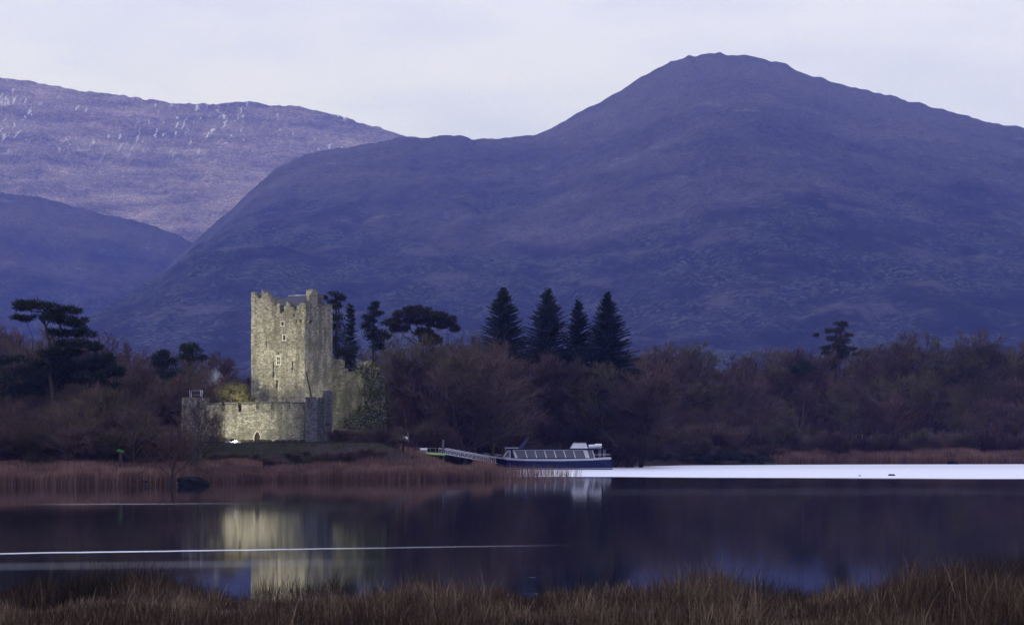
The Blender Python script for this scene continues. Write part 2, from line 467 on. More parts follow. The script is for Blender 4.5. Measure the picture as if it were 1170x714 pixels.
# ------------------------------------------------------------------ mountains
def hill_mat(name, heath, grass, wood, wood_top, snow=None, k=1.0):
    g = NG(name)
    co = g.mapping(g.coord(), (k, k, k))
    s = g.n('SeparateXYZ'); g.L(co, s.inputs[0])
    big = g.noise(g.mapping(co, (1, 0.6, 1)), 0.0035, 7, 0.62)
    band = g.noise(g.mapping(co, (0.35, 0.5, 1.6), (0, R(12), 0)), 0.012, 7, 0.65)
    fine = g.noise(co, 0.11, 7, 0.78)
    crown = g.n('TexVoronoi', feature='F1'); g.L(co, crown.inputs['Vector']); crown.inputs['Scale'].default_value = 0.30
    v = g.math('ADD', g.math('MULTIPLY', band, 0.5), g.math('MULTIPLY', fine, 0.5))
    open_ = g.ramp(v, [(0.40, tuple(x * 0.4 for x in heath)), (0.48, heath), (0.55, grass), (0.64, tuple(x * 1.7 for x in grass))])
    rock = g.ss(g.noise(g.mapping(co, (0.5, 0.5, 2.2)), 0.028, 7, 0.75), 0.60, 0.68)
    open_ = g.mix(g.math('MULTIPLY', rock, 0.6), open_, (0.20, 0.19, 0.20))
    open_ = g.mix(g.math('MULTIPLY', g.ss(g.math('ADD', s.outputs['Z'], g.math('MULTIPLY', g.math('SUBTRACT', fine, 0.5), 160.0)), 290, 500), 0.6 if not snow else 0.0), open_, (0.115, 0.108, 0.115))  # paler towards the top: summit haze put into the ground colour
    csep = g.n('SeparateColor'); g.L(crown.outputs['Color'], csep.inputs[0])
    woodc = g.ramp(g.math('ADD', g.math('MULTIPLY', csep.outputs[0], 0.7), g.math('MULTIPLY', fine, 0.4)), [(0.25, tuple(x * 0.2 for x in wood)), (0.6, wood), (0.9, tuple(x * 2.6 for x in wood))])
    mid = g.noise(g.mapping(co, (0.9, 0.5, 2.0), (0, R(-8), 0)), 0.016, 7, 0.68)
    woodc = g.mix(g.ss(mid, 0.42, 0.60), woodc, tuple(x * 0.35 for x in wood))
    woodc = g.mix(g.math('MULTIPLY', g.ss(g.noise(g.mapping(co, (0.6, 0.5, 1.8), (0, R(16), 0)), 0.022, 6, 0.7), 0.52, 0.66), 0.7), woodc, grass)
    edge = g.math('ADD', s.outputs['Z'], g.math('MULTIPLY', g.math('SUBTRACT', big, 0.5), 520.0))
    vfine = g.noise(co, 0.30, 5, 0.75)
    open_ = g.mix(g.ss(vfine, 0.50, 0.36), open_, tuple(x * 0.2 for x in heath))
    wm = g.ss(edge, wood_top + 40, wood_top - 40)
    col = g.mix(wm, open_, woodc)
    h = g.math('MULTIPLY', vfine, 1.0)
    h = g.math('SUBTRACT', h, g.math('MULTIPLY', g.math('MULTIPLY', crown.outputs['Distance'], 0.45), wm))
    if snow:
        lo, hi = snow
        sn = g.noise(g.mapping(co, (0.075, 0.017, 0.006), (0, 0, R(14))), 1.0, 5, 0.72)
        cl = g.noise(co, 0.0036, 3)
        thr = g.math('SUBTRACT', 0.672, g.math('MULTIPLY', g.ss(cl, 0.38, 0.60), 0.11))
        sm = g.ss(g.math('SUBTRACT', sn, thr), 0.0, 0.05)
        sm = g.math('MULTIPLY', g.math('MULTIPLY', sm, 0.62), g.math('MULTIPLY', g.ss(s.outputs['Z'], lo, lo + 120), g.ss(s.outputs['Z'], hi + 30, hi - 30)))
        col = g.mix(sm, col, (0.80, 0.82, 0.86))
    g.bsdf(col, 0.95, g.bump(h, 1.0, 3.4), spec=0.05)
    return g.m

def mountain(name, prof, Yr, Yf, Yb, px0, px1, nx, ny, power, mat, rough=1.0, seed=0.0, k=1.0):
    pp = np.array(prof, float)
    X0, X1 = X_(px0, Yr), X_(px1, Yr)
    ys = np.concatenate([np.linspace(Yf, Yr, ny), np.linspace(Yr, Yb, max(8, ny // 5))[1:]])
    def z(X, Y):
        px = X / Yr * F + CX
        zr = EYE + (HY - np.interp(px, pp[:, 0], pp[:, 1])) / F * Yr
        ker = np.ones(9) / 9.0                                 # soften the profile's corners along x
        zr = np.apply_along_axis(lambda r: np.convolve(np.pad(r, 4, mode="edge"), ker, "valid"), 1, zr)
        t = np.clip((Y - Yf) / (Yr - Yf), 0, 1)
        back = np.clip((Y - Yr) / (Yb - Yr), 0, 1)
        s = t ** power
        e = np.sqrt(np.clip(t * (1 - t) * 4, 0, 1))
        X, Y = X * k, Y * k
        gul = fbm(X / 420 + seed, Y / 900 + seed, 5) * 120 * e * (0.35 + 0.65 * (1 - t))
        rid = (0.5 - np.abs(fbm((X + 0.35 * Y) / 150 + seed, (Y - 0.2 * X) / 420 + seed, 4))) * 62 * e * (1 - 0.4 * t)
        crag = rid * 0.9 + np.abs(fbm(X / 90 + seed, Y / 90, 5)) * 30 * e + fbm(X / 30 + seed, Y / 45, 4) * 9 * (0.5 + e)
        step = fbm(X / 16 + 3, Y / 400, 4) * 9 + np.abs(fbm(X / 45 + 7, Y / 500, 3)) * 7
        zk = zr * k
        zz = zr * s * (1 - 0.55 * back ** 1.4) + rough / k * (gul * np.clip(zk / 300, 0, 1) - crag * np.clip(zk / 250, 0, 1) + step * np.clip(zk / 150, 0, 1))
        return zz - 6 * (1 - t)
    return tag(grid_obj(name, np.linspace(X0, X1, nx), ys, z, mat), kind='structure')

P_RIGHT = [(60, 500), (95, 420), (120, 375), (150, 342), (200, 296), (240, 262), (270, 235), (300, 205), (320, 190), (350, 177), (400, 167), (465, 158), (500, 156), (530, 157), (555, 160), (600, 155),
           (620, 152), (640, 143), (660, 132), (690, 115), (710, 102), (730, 91), (750, 79), (770, 70), (800, 63), (820, 62), (850, 64), (890, 73), (920, 84), (950, 94), (1000, 106),
           (1040, 117), (1090, 130), (1130, 140), (1170, 148), (1300, 185), (1500, 250), (1800, 330), (2300, 420), (2600, 500)]
P_FAR = [(-700, 180), (-400, 120), (-200, 70), (-80, 76), (0, 88), (60, 98), (120, 108), (200, 119), (250, 121), (262, 119), (275, 113.5), (288, 118.5), (320, 121), (350, 122), (380, 130), (410, 141), (440, 149), (470, 157), (540, 178), (650, 215), (900, 290)]
P_FOOT = [(-900, 330), (-500, 240), (-200, 214), (0, 220), (50, 226), (100, 240), (150, 252), (190, 263), (215, 274), (260, 300), (330, 350), (420, 430), (480, 500)]
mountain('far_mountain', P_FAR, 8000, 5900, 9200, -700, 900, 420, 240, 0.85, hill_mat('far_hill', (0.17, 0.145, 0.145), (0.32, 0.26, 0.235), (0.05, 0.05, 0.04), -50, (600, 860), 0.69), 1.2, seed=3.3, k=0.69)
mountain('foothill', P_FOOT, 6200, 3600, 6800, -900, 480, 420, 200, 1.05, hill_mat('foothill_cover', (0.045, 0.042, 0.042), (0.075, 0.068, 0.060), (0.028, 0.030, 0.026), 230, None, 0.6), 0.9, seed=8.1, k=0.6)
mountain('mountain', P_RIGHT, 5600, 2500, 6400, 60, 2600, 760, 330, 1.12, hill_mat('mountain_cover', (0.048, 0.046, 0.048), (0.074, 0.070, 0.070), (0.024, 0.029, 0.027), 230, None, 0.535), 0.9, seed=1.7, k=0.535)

# ------------------------------------------------------------------ haze
hz = MB(); hz.box((-4200, -120, -4), (4300, 9600, 1420))
hg = NG('haze_air')
pv = hg.n('VolumePrincipled')
pv.inputs['Color'].default_value = (0.18, 0.24, 1.0, 1)
pv.inputs['Density'].default_value = 0.000088
pv.inputs['Anisotropy'].default_value = 0.0
pv.inputs['Absorption Color'].default_value = (1, 1, 1, 1)
hg.L(pv.outputs[0], hg.out.inputs['Volume'])
tag(hz.build('haze', hg.m), kind='stuff')

# ------------------------------------------------------------------ castle
def cellwall(xb, zb, filled, y0, y1, step=0.45, jit=0.05, zref=0.0):
    """one closed mesh of a wall with openings and a stepped top, cut into small cells so its edges can be uneven"""
    def sub(b):
        b = sorted(set(round(x, 4) for x in b)); o = []
        for a, c in zip(b, b[1:]):
            n = max(1, int(math.ceil((c - a) / step)))
            o += [a + (c - a) * i / n for i in range(n)]
        return o + [b[-1]]
    xs_, zs_ = sub(xb), sub(zb)
    nx, nz = len(xs_) - 1, len(zs_) - 1
    fill = [[filled((xs_[i] + xs_[i + 1]) / 2, (zs_[j] + zs_[j + 1]) / 2) for j in range(nz)] for i in range(nx)]
    vid, V, Fc = {}, [], []
    def v(i, j, s):
        k = (i, j, s)
        if k not in vid:
            vid[k] = len(V)
            x, z, y = xs_[i], zs_[j], (y0, y1)[s]
            rr = random.Random(hash((round(x, 2), round(z, 2))) & 0xffffff)
            V.append((x + rr.uniform(-jit, jit), y + rr.uniform(-jit, jit) * 0.8, z + rr.uniform(-jit, jit)))
        return vid[k]
    for i in range(nx):
        for j in range(nz):
            if not fill[i][j]: continue
            Fc.append((v(i, j, 0), v(i + 1, j, 0), v(i + 1, j + 1, 0), v(i, j + 1, 0)))
            Fc.append((v(i, j, 1), v(i, j + 1, 1), v(i + 1, j + 1, 1), v(i + 1, j, 1)))
            if i == 0 or not fill[i - 1][j]: Fc.append((v(i, j, 0), v(i, j + 1, 0), v(i, j + 1, 1), v(i, j, 1)))
            if i == nx - 1 or not fill[i + 1][j]: Fc.append((v(i + 1, j, 0), v(i + 1, j, 1), v(i + 1, j + 1, 1), v(i + 1, j + 1, 0)))
            if j == 0 or not fill[i][j - 1]: Fc.append((v(i, j, 0), v(i, j, 1), v(i + 1, j, 1), v(i + 1, j, 0)))
            if j == nz - 1 or not fill[i][j + 1]: Fc.append((v(i, j + 1, 0), v(i + 1, j + 1, 0), v(i + 1, j + 1, 1), v(i, j + 1, 1)))
    return V, Fc

def wall_mb(x0, x1, base, profile, holes, y0, y1, arch=None, step=0.45, jit=0.05):
    """profile: [(xa, xb, top)], holes: [(xa, xb, za, zb)], arch: (xc, halfwidth, zfoot, zspring)"""
    xb = [x0, x1] + [p[0] for p in profile] + [p[1] for p in profile] + [h[0] for h in holes] + [h[1] for h in holes]
    zb = [base] + [p[2] for p in profile] + [h[2] for h in holes] + [h[3] for h in holes]
    if arch:
        xc, hw, zf, zs = arch
        xb += [xc + hw * k / 4 for k in range(-4, 5)]; zb += [zf] + [zs + hw * 1.5 * k / 6 for k in range(7)]
    def filled(x, z):
        top = max([p[2] for p in profile if p[0] <= x <= p[1]] or [0])
        if z > top: return False
        if any(a < x < b and c < z < d for a, b, c, d in holes): return False
        if arch:
            xc, hw, zf, zs = arch
            d = abs(x - xc)
            if d < hw and zf < z < zs + 1.5 * hw * (1 - (d / hw) ** 1.6): return False
        return True
    return cellwall(xb, zb, filled, y0, y1, step, jit)

def rot_y_for_side(V, xo, sign):
    """turn a wall drawn in x,z into one that runs along y (x of the drawing becomes y)"""
    return [(xo + sign * y, x, z) for x, y, z in V]

TW, TD, TB = 9.1, 8.3, 4.6            # keep: width, depth, foot height
YR0 = 338.0
a25 = R(25)
FR = Vector((X_(348, YR0), YR0, 0))
FL = FR - Vector((math.cos(a25), -math.sin(a25), 0)) * TW
keep = empty('castle_keep', (FL.x, FL.y, TB), -a25)
tag(keep, 'tall floodlit square stone tower with a broken stepped parapet', 'castle tower')
def kz(py): return 5.0 + (505 - py) * 0.1285 - TB
fprof = [(0, 0.6, kz(331)), (0.6, 1.1, kz(336)), (1.1, 1.8, kz(339)), (1.8, 2.9, kz(330.5)), (2.9, 3.3, kz(340)), (3.3, 3.9, kz(343)), (3.9, 4.4, kz(346.5)), (4.4, 4.9, kz(348)), (4.9, 5.6, kz(357)),
         (5.6, 6.0, kz(349)), (6.0, 6.7, kz(345)), (6.7, 7.3, kz(351)), (7.3, TW, kz(358))]
fholes = [(5.18, 5.62, kz(372), kz(367.5)), (5.48, 5.9, kz(388.5), kz(383)), (4.45, 5.05, kz(416), kz(407.5)), (3.70, 3.88, kz(431), kz(413)), (6.92, 7.10, kz(424), kz(413)), (4.32, 4.55, kz(444), kz(434)), (4.62, 4.78, kz(405), kz(402)), (2.5, 2.66, kz(396), kz(389))]
T = 1.1
def add_wall(parent, V, Fc, mat, name='wall'):
    m = MB(); m.add(V, Fc)
    return m.build(name, mat, parent)
def ragged(prof, amp, seed):
    rr = random.Random(seed); o = []
    for a, b, t in prof:
        n = max(1, int(round((b - a) / 0.42)))
        for i in range(n): o.append((a + (b - a) * i / n, a + (b - a) * (i + 1) / n, t + rr.uniform(-amp, amp * 0.6)))
    return o
fprof = ragged(fprof, 0.38, 3)
V, Fc = wall_mb(0, TW, -0.6, fprof, fholes, 0, T); add_wall(keep, V, Fc, M['keep'])
sprof = [(T, 2.4, kz(358)), (2.4, 4.2, kz(349)), (4.2, 4.7, kz(351)), (4.7, 5.5, kz(347)), (5.5, 6.1, kz(352)), (6.1, 7.1, kz(347.5)), (7.1, 7.5, kz(351)), (7.5, TD, kz(346.5))]
sprof = ragged(sprof, 0.4, 4); 
V, Fc = wall_mb(T, TD, -0.6, sprof, [(6.0, 6.25, kz(388), kz(376)), (3.0, 3.2, kz(400), kz(392)), (4.6, 4.85, kz(430), kz(420))], 0, T)
V = rot_y_for_side(V, TW, -1); add_wall(keep, V, Fc, M['keep'])
lprof = [(T, 2.6, kz(340)), (2.6, 3.4, kz(334)), (3.4, 4.4, kz(342)), (4.4, 5.6, kz(336)), (5.6, 6.6, kz(344)), (6.6, TD, kz(337))]
V, Fc = wall_mb(T, TD, -0.6, lprof, [], 0, T)
V = rot_y_for_side(V, 0, 1); add_wall(keep, V, Fc, M['keep'])
bprof = [(T, 2.2, kz(345)), (2.2, 3.2, kz(350)), (3.2, 4.6, kz(345)), (4.6, 5.4, kz(351)), (5.4, TW - T, kz(347))]
V, Fc = wall_mb(T, TW - T, -0.6, bprof, [], TD - T, TD); add_wall(keep, V, Fc, M['keep'])
# corner bartizan
V, Fc = wall_mb(7.3, TW + 0.5, kz(365.5), [(7.3, 7.6, kz(353)), (7.6, 8.1, kz(356)), (8.1, 8.5, kz(350)), (8.5, TW + 0.5, kz(347))], [(7.5, 7.75, kz(362), kz(359.5))], -0.5, -0.05, jit=0.04)
m = MB(); m.add(V, Fc)
V, Fc = wall_mb(-0.05, 2.2, kz(365.5), [(-0.05, 0.7, kz(347.5)), (0.7, 1.2, kz(353)), (1.2, 2.2, kz(348))], [], 0, 0.45, jit=0.04)
m.add(rot_y_for_side(V, TW + 0.5, -1), Fc)
m.box((7.35, -0.45, kz(365.5) - 0.05), (TW + 0.45, -0.02, kz(365.5) + 0.25)); m.box((TW + 0.02, 0.0, kz(365.5) - 0.05), (TW + 0.45, 2.15, kz(365.5) + 0.25))
for k in range(3):
    m.box((7.5 + k * 0.75, -0.36, kz(368.5)), (7.8 + k * 0.75, -0.01, kz(365.8)))
m.box((TW + 0.01, 0.5, kz(368.5)), (TW + 0.36, 0.8, kz(365.8))); m.box((TW + 0.01, 1.5, kz(368.5)), (TW + 0.36, 1.8, kz(365.8)))
m.build('bartizan', M['keep'], keep)
# chimney stack on the side wall
m = MB()
V, Fc = wall_mb(2.45, 4.1, kz(349.2), [(2.45, 3.0, kz(330.5)), (3.0, 3.5, kz(329.5)), (3.5, 4.1, kz(331))], [], 0.1, 1.15, jit=0.05)
m.add(rot_y_for_side(V, TW, -1), Fc)
m.build('chimney', M['keep'], keep)
m = MB(); V, Fc = wall_mb(0.4, 1.1, kz(346), [(0.4, 1.1, kz(333))], [], TD - 0.9, TD - 0.2, jit=0.05); m.add([(x + 6.6, y, z) for x, y, z in V], Fc); m.build('pinnacle', M['turret'], keep)
m = MB(); m.box((T + 0.003, T + 0.003, kz(361)), (TW - T - 0.003, TD - T - 0.003, kz(361) + 0.3)); m.build('light_block_floor', M['coping'], keep)  # unseen floor slab, added to keep the tower's inside dark
# roof: hipped slate roof behind the parapet
rx0, rx1, ry0, ry1 = 2.5, 8.0, 1.7, 6.6
rz0, rz1 = kz(349.5), kz(335.8)
m = MB(); ym = (ry0 + ry1) / 2
m.add([(rx0, ry0, rz0), (rx1, ry0, rz0), (rx1, ry1, rz0), (rx0, ry1, rz0), (rx0 + 1.5, ym, rz1), (rx1 - 0.9, ym, rz1)],
      [(0, 1, 5, 4), (1, 2, 5), (2, 3, 4, 5), (3, 0, 4), (3, 2, 1, 0)])
m.box((rx0 + 0.1, ry0 + 0.1, kz(361) + 0.31), (rx1 - 0.1, ry1 - 0.1, rz0 - 0.01))
rf = m.build('roof', M['slate'], keep)
m = MB(); m.bar((rx0 + 1.45, ym, rz1 + 0.02), (rx1 - 0.85, ym, rz1 + 0.02), 0.07); m.build('ridge_cap', M['lead'], rf)
# windows: dressed stone frames round the openings
for k, (a, b, c, d) in enumerate(fholes[:3]):
    m = MB(); e = 0.14
    y0, y1 = -0.06, 0.28
    m.box((a - e, y0, c - e), (a + 0.02, y1, d + e)); m.box((b - 0.02, y0, c - e), (b + e, y1, d + e))
    m.box((a + 0.021, y0 + 0.01, d - 0.02), (b - 0.021, y1, d + e - 0.01)); m.box((a + 0.021, y0 + 0.01, c - e + 0.01), (b - 0.021, y1, c + 0.02))
    if k == 2:
        xm = (a + b) / 2
        m.box((xm - 0.05, y0 + 0.04, c + 0.021), (xm + 0.05, y1, d - 0.021)); m.box((a + 0.022, y0 + 0.05, (c + d) / 2 - 0.04), (xm - 0.051, y1, (c + d) / 2 + 0.04)); m.box((xm + 0.051, y0 + 0.05, (c + d) / 2 - 0.04), (b - 0.022, y1, (c + d) / 2 + 0.04))
        m.box((a - e - 0.1, y0 - 0.06, d + e + 0.003), (b + e + 0.1, y1, d + e + 0.12))
    fr = m.build('window', M['dress'], keep)
    p = MB(); p.box((a - 0.02, 0.55, c - 0.02), (b + 0.02, 0.6, d + 0.02)); p.build('pane', M['glass'], fr)
# dark slanting bar down the side wall near the corner
m = MB(); m.bar((TW + 0.04, 0.4, kz(426)), (TW + 0.04, 2.1, kz(456)), 0.10, 6); m.build('diagonal_bar', M['dark'], keep)

# bawn wall ---------------------------------------------------------------
BY = 331.0
bx0, bx1 = X_(236, BY), X_(352, BY)
bawn = empty('bawn_wall', (bx0, BY, TB), R(-2.0))
tag(bawn, 'low battlemented stone wall with a small arched door, brightly floodlit at the foot of the tower', 'castle wall')
def bx(px): return (px - 236) * BY / F
def bz(py): return 5.0 + (505 - py) * BY / F - TB
gaps = [(255, 3.4, 469.5), (274, 3.6, 470), (295, 3.6, 467), (312.5, 3.8, 468), (332.5, 3.8, 467)]
prof, x = [], 0.0
tops = [462.5, 462.0, 461.6, 461.2, 461.3, 461.8]
for k, (gp, gw, gy) in enumerate(gaps):
    a, b = bx(gp - gw / 2), bx(gp + gw / 2)
    prof += [(x, a, bz(tops[k])), (a, b, bz(gy))]; x = b
prof += [(x, bx1 - bx0, bz(tops[-1]))]
door_x, door_h, door_z0, door_zs = bx(294.3), 0.42, bz(507), bz(498)
V, Fc = wall_mb(0, bx1 - bx0, -1.2, prof, [], 0, 1.0, (door_x, door_h, door_z0, door_zs), 0.5, 0.05)
add_wall(bawn, V, Fc, M['bawn'])
m = MB()
for (a, b, t) in prof[::2]:
    m.box((a - 0.02, -0.10, t + 0.06), (b + 0.02, 1.08, t + 0.30))
m.build('coping', M['coping'], bawn)
m = MB(); m.box((door_x - door_h - 0.1, 0.45, door_z0 - 0.1), (door_x + door_h + 0.1, 0.55, door_zs + 0.75)); dd = m.build('door', M['door'], bawn)
m = MB(); m.bar((door_x + 0.2, 0.42, door_z0 + 0.85), (door_x + 0.32, 0.42, door_z0 + 0.85), 0.03); m.build('handle', M['rail'], dd)
m = MB()
arc = []
for k in range(11):
    t = -1 + 2 * k / 10
    arc.append((door_x + t * (door_h + 0.06), door_zs + 1.5 * (door_h + 0.06) * (1 - abs(t) ** 1.6)))
arc = [(door_x - door_h - 0.06, door_z0 - 0.1)] + arc + [(door_x + door_h + 0.06, door_z0 - 0.1)]
for p, q in zip(arc, arc[1:]): m.bar((p[0], -0.03, p[1]), (q[0], -0.03, q[1]), 0.09, 5)
m.build('door_surround', M['dress'], bawn)
# two returns that close the court behind
m = MB(); V, Fc = wall_mb(1.0, 11.0, -1.2, [(1.0, 11.0, bz(463))], [], 0, 0.9); m.add(rot_y_for_side(V, 0.3, 1), Fc); m.build('return_wall', M['bawn'], bawn)

def round_tower(r, base, h, profile_fn, ang_n=40, wall=0.6, jit=0.05):
    """drum with a battlemented rim; profile_fn(angle)->rim height"""
    m = MB(); rr = random.Random(5)
    nz_ = 16
    V, Fc = [], []
    for j in range(nz_ + 1):
        z = base + (h - base) * j / nz_
        for k in range(ang_n):
            a = 2 * math.pi * k / ang_n
            q = r * (1.05 - 0.05 * j / nz_) + rr.uniform(-jit, jit)
            V.append((q * math.cos(a), q * math.sin(a), z))
    for j in range(nz_):
        for k in range(ang_n):
            k2 = (k + 1) % ang_n
            Fc.append((j * ang_n + k, j * ang_n + k2, (j + 1) * ang_n + k2, (j + 1) * ang_n + k))
    Fc.append(tuple(nz_ * ang_n + k for k in range(ang_n)))
    m.add(V, Fc)
    for k in range(ang_n):
        a0, a1 = 2 * math.pi * k / ang_n, 2 * math.pi * (k + 1) / ang_n
        t = profile_fn((a0 + a1) / 2)
        if t <= h: continue
        ro, ri = r + 0.0, r - wall
        p = [(ro * math.cos(a0), ro * math.sin(a0)), (ro * math.cos(a1), ro * math.sin(a1)), (ri * math.cos(a1), ri * math.sin(a1)), (ri * math.cos(a0), ri * math.sin(a0))]
        t += rr.uniform(-0.04, 0.04)
        m.add([(x, y, h - 0.02) for x, y in p] + [(x, y, t) for x, y in p], [(3, 2, 1, 0), (4, 5, 6, 7), (0, 1, 5, 4), (1, 2, 6, 5), (2, 3, 7, 6), (3, 0, 4, 7)])
    return m

# left round bawn tower
LY = 332.0
lt = empty('round_turret', (X_(223.5, LY), LY, TB - 0.5))
tag(lt, 'squat stone turret under a metal railing, left end of the castle wall', 'turret')
lh = bz(458) + 0.5
rt = round_tower(1.95, -0.8, lh, lambda a: lh + (0.5 if (math.sin(a * 3 + 0.6) > -0.4) else 0.1))
rt.build('drum', M['bawn'], lt)
rl = empty('railing', (X_(224, LY), LY, TB + lh - 0.5))
tag(rl, 'pale metal safety railing standing on the round turret at the left of the castle wall', 'railing')
for (xx, yy) in ((-0.8, -0.8), (0.8, -0.8), (0.8, 0.8), (-0.8, 0.8)):
    m = MB(); m.bar((xx, yy, 0), (xx, yy, 1.55), 0.045); m.build('post', M['galv'], rl)
m = MB()
for z in (1.5, 0.9):
    for p, q in (((-0.8, -0.8), (0.8, -0.8)), ((0.8, -0.8), (0.8, 0.8)), ((0.8, 0.8), (-0.8, 0.8)), ((-0.8, 0.8), (-0.8, -0.8))):
        m.bar((*p, z), (*q, z), 0.03)
m.build('rail', M['rail'], rl)

# right round turret with a taller stair cap
TY = 329.5
rtw = empty('corner_turret', (X_(362.5, TY), TY, TB - 0.6))
tag(rtw, 'dark unlit turret with a raised stair cap, right end of the castle wall', 'turret')
rh = bz(459) + 0.6
rt = round_tower(1.72, -0.8, rh, lambda a: rh + (0.62 if (int(a / (2 * math.pi) * 12) % 2 == 0) else 0.22))
rt.build('drum', M['turret'], rtw)
m = MB()
cap = round_tower(0.68, -0.8, bz(448) + 0.6, lambda a: bz(446.8) + 0.6, 20, 0.2)
co = cap.build('stair_cap', M['turret'], rtw); co.location = (X_(375, TY) - X_(362.5, TY), -1.0, 0)
m = MB(); m.box((-0.22, -0.72, bz(486.5) + 0.6), (-0.06, -0.60, bz(482.5) + 0.6)); m.box((0.06, -0.72, bz(486.5) + 0.6), (0.22, -0.60, bz(482.5) + 0.6)); so = m.build('window', M['dark'], rtw); so.location = co.location

# ruined hall block to the right of the keep
HY_ = 347.0
hall = empty('ruined_hall', (X_(379, HY_), HY_, TB), R(3))
tag(hall, 'broken roofless stone hall half covered in ivy, right of the tower', 'ruin')
def hx(px): return (px - 379) * HY_ / F
def hzz(py): return 5.0 + (505 - py) * HY_ / F - TB
hp = [(379, 384, 409), (384, 392, 410), (392, 394, 412), (394, 398, 421), (398, 402, 425), (402, 407, 423), (407, 411, 414), (411, 418, 412.5), (418, 425, 412), (425, 429, 415), (429, 434, 419), (434, 438, 430), (438, 440, 446), (440, 442, 462)]
V, Fc = wall_mb(0, hx(442), -1.5, [(hx(a), hx(b), hzz(c)) for a, b, c in hp], [(hx(410), hx(412), hzz(452), hzz(444))], 0, 1.2, None, 0.5, 0.09)
add_wall(hall, V, Fc, M['ruin'])
V, Fc = wall_mb(1.2, 7, -1.5, [(1.2, 4, hzz(430)), (4, 7, hzz(440))], [], 0, 1.1, None, 0.6, 0.08)
m = MB(); m.add(rot_y_for_side(V, hx(440) - 0.1, -1), Fc); m.build('gable_wall', M['ruin'], hall)
rng = np.random.default_rng(4)
n = 3800
pts = np.stack([rng.uniform(hx(393), hx(444), n), np.zeros(n), rng.uniform(0.2, hzz(412), n)], 1)
topv = np.interp(pts[:, 0], [hx(393), hx(400), hx(418), hx(430), hx(444)], [hzz(424), hzz(424), hzz(412), hzz(418), hzz(455)])
dens = fbm(pts[:, 0] * 0.35 + 5, pts[:, 2] * 0.35, 4) * 2.2 + (pts[:, 0] - hx(404)) / hx(444) * 1.3 + 0.05
ok = (pts[:, 2] < topv + 0.4) & (dens > 0.1)
pts = pts[ok]; pts[:, 1] = -0.08 - rng.random(len(pts)) ** 2 * 0.65
v, f = leafquads(pts, 0.16, rng)
m = MB(); m.addn(v, f); m.build('ivy', M['pine'], hall)

# post and rail fence in front of the hall
FY = 336.0
fence = empty('rail_fence', (X_(380, FY), FY, TB))
tag(fence, 'thin dark rail fence in front of the ruined hall', 'fence')
z1 = 5.0 + (505 - 490.5) * FY / F - TB
flen = (438 - 380) * FY / F
m = MB(); m.bar((0, 0, z1), (flen, 0, z1 - 0.05), 0.05); m.bar((0, 0, z1 * 0.55), (flen, 0, z1 * 0.55), 0.035); m.build('rail', M['door'], fence)
for k in range(5):
    m = MB(); m.bar((flen * k / 4, 0.0, -0.9), (flen * k / 4, 0.0, z1 + 0.08), 0.06); m.build('post', M['door'], fence)

# floodlights ---------------------------------------------------------------
def floodlight(name, loc, target, watts, size, blend, label, col=(1.0, 0.93, 0.70), pole=0.0, slab=False):
    root = empty(name, loc)
    tag(root, label, 'floodlight', 'castle floodlights')
    d = (Vector(target) - Vector(loc)); yaw = math.atan2(-d.x, d.y); pit = math.atan2(d.z, math.hypot(d.x, d.y))
    root.rotation_euler = (0, 0, yaw)
    m = MB(); m.box((-0.28, -0.05, pole), (0.28, 0.05, pole + 0.06)); m.bar((-0.3, 0, pole), (-0.3, 0, pole + 0.42), 0.03); m.bar((0.3, 0, pole), (0.3, 0, pole + 0.42), 0.03); m.build('stand', M['dark'], root)
    if pole:
        m = MB(); m.bar((0, -0.1, -0.4), (0, -0.1, pole + 0.1), 0.06, 8); m.build('pole', M['dark'], root)
    if slab:
        m = MB(); m.prism_xz([(-1.25, -0.4), (1.0, -0.4), (0.95, 0.18), (0.55, 0.30), (-0.1, 0.36), (-0.8, 0.34), (-1.2, 0.22)], 0.9, 1.35); m.build('shield_stone', M['white'], root)
    cs, sn = math.cos(pit), math.sin(pit)
    def rp(p): return (p[0], p[1] * cs - p[2] * sn, p[1] * sn + p[2] * cs + 0.4 + pole)
    m = MB()
    hv = [(-0.2, -0.16, -0.14), (0.2, -0.16, -0.14), (0.26, 0.14, -0.2), (-0.26, 0.14, -0.2), (-0.2, -0.16, 0.14), (0.2, -0.16, 0.14), (0.26, 0.14, 0.2), (-0.26, 0.14, 0.2)]
    m.add([rp(p) for p in hv], [(0, 3, 2, 1), (4, 5, 6, 7), (0, 1, 5, 4), (1, 2, 6, 5), (3, 0, 4, 7)])
    hs = m.build('housing', M['dark'], root)
    m = MB(); m.add([rp(p) for p in ((-0.24, 0.135, -0.18), (0.24, 0.135, -0.18), (0.24, 0.135, 0.18), (-0.24, 0.135, 0.18))], [(0, 1, 2, 3)])
    g = NG('lamp_glow'); e = g.n('Emission'); e.inputs['Color'].default_value = (1.0, 0.97, 0.85, 1); e.inputs['Strength'].default_value = 14.0; g.L(e.outputs[0], g.out.inputs['Surface'])
    m.build('lens', g.m, hs)
    ld = bpy.data.lights.new('flood_beam', 'SPOT'); ld.energy = watts; ld.spot_size = R(size); ld.spot_blend = blend; ld.shadow_soft_size = 0.2; ld.color = col
    lo = bpy.data.objects.new('flood_beam', ld); COL.objects.link(lo); lo.parent = root
    lo.location = rp((0, 0.3, 0)); lo.rotation_euler = (R(90) + pit, 0, 0)
    return root
g1 = at(265, 512, 321.5); g1.z = gz(g1.x, g1.y)
floodlight('floodlight', g1, at(284, 486, 331), 6800, 84, 0.9, 'small bright floodlight on the grass at the foot of the castle wall', slab=True)
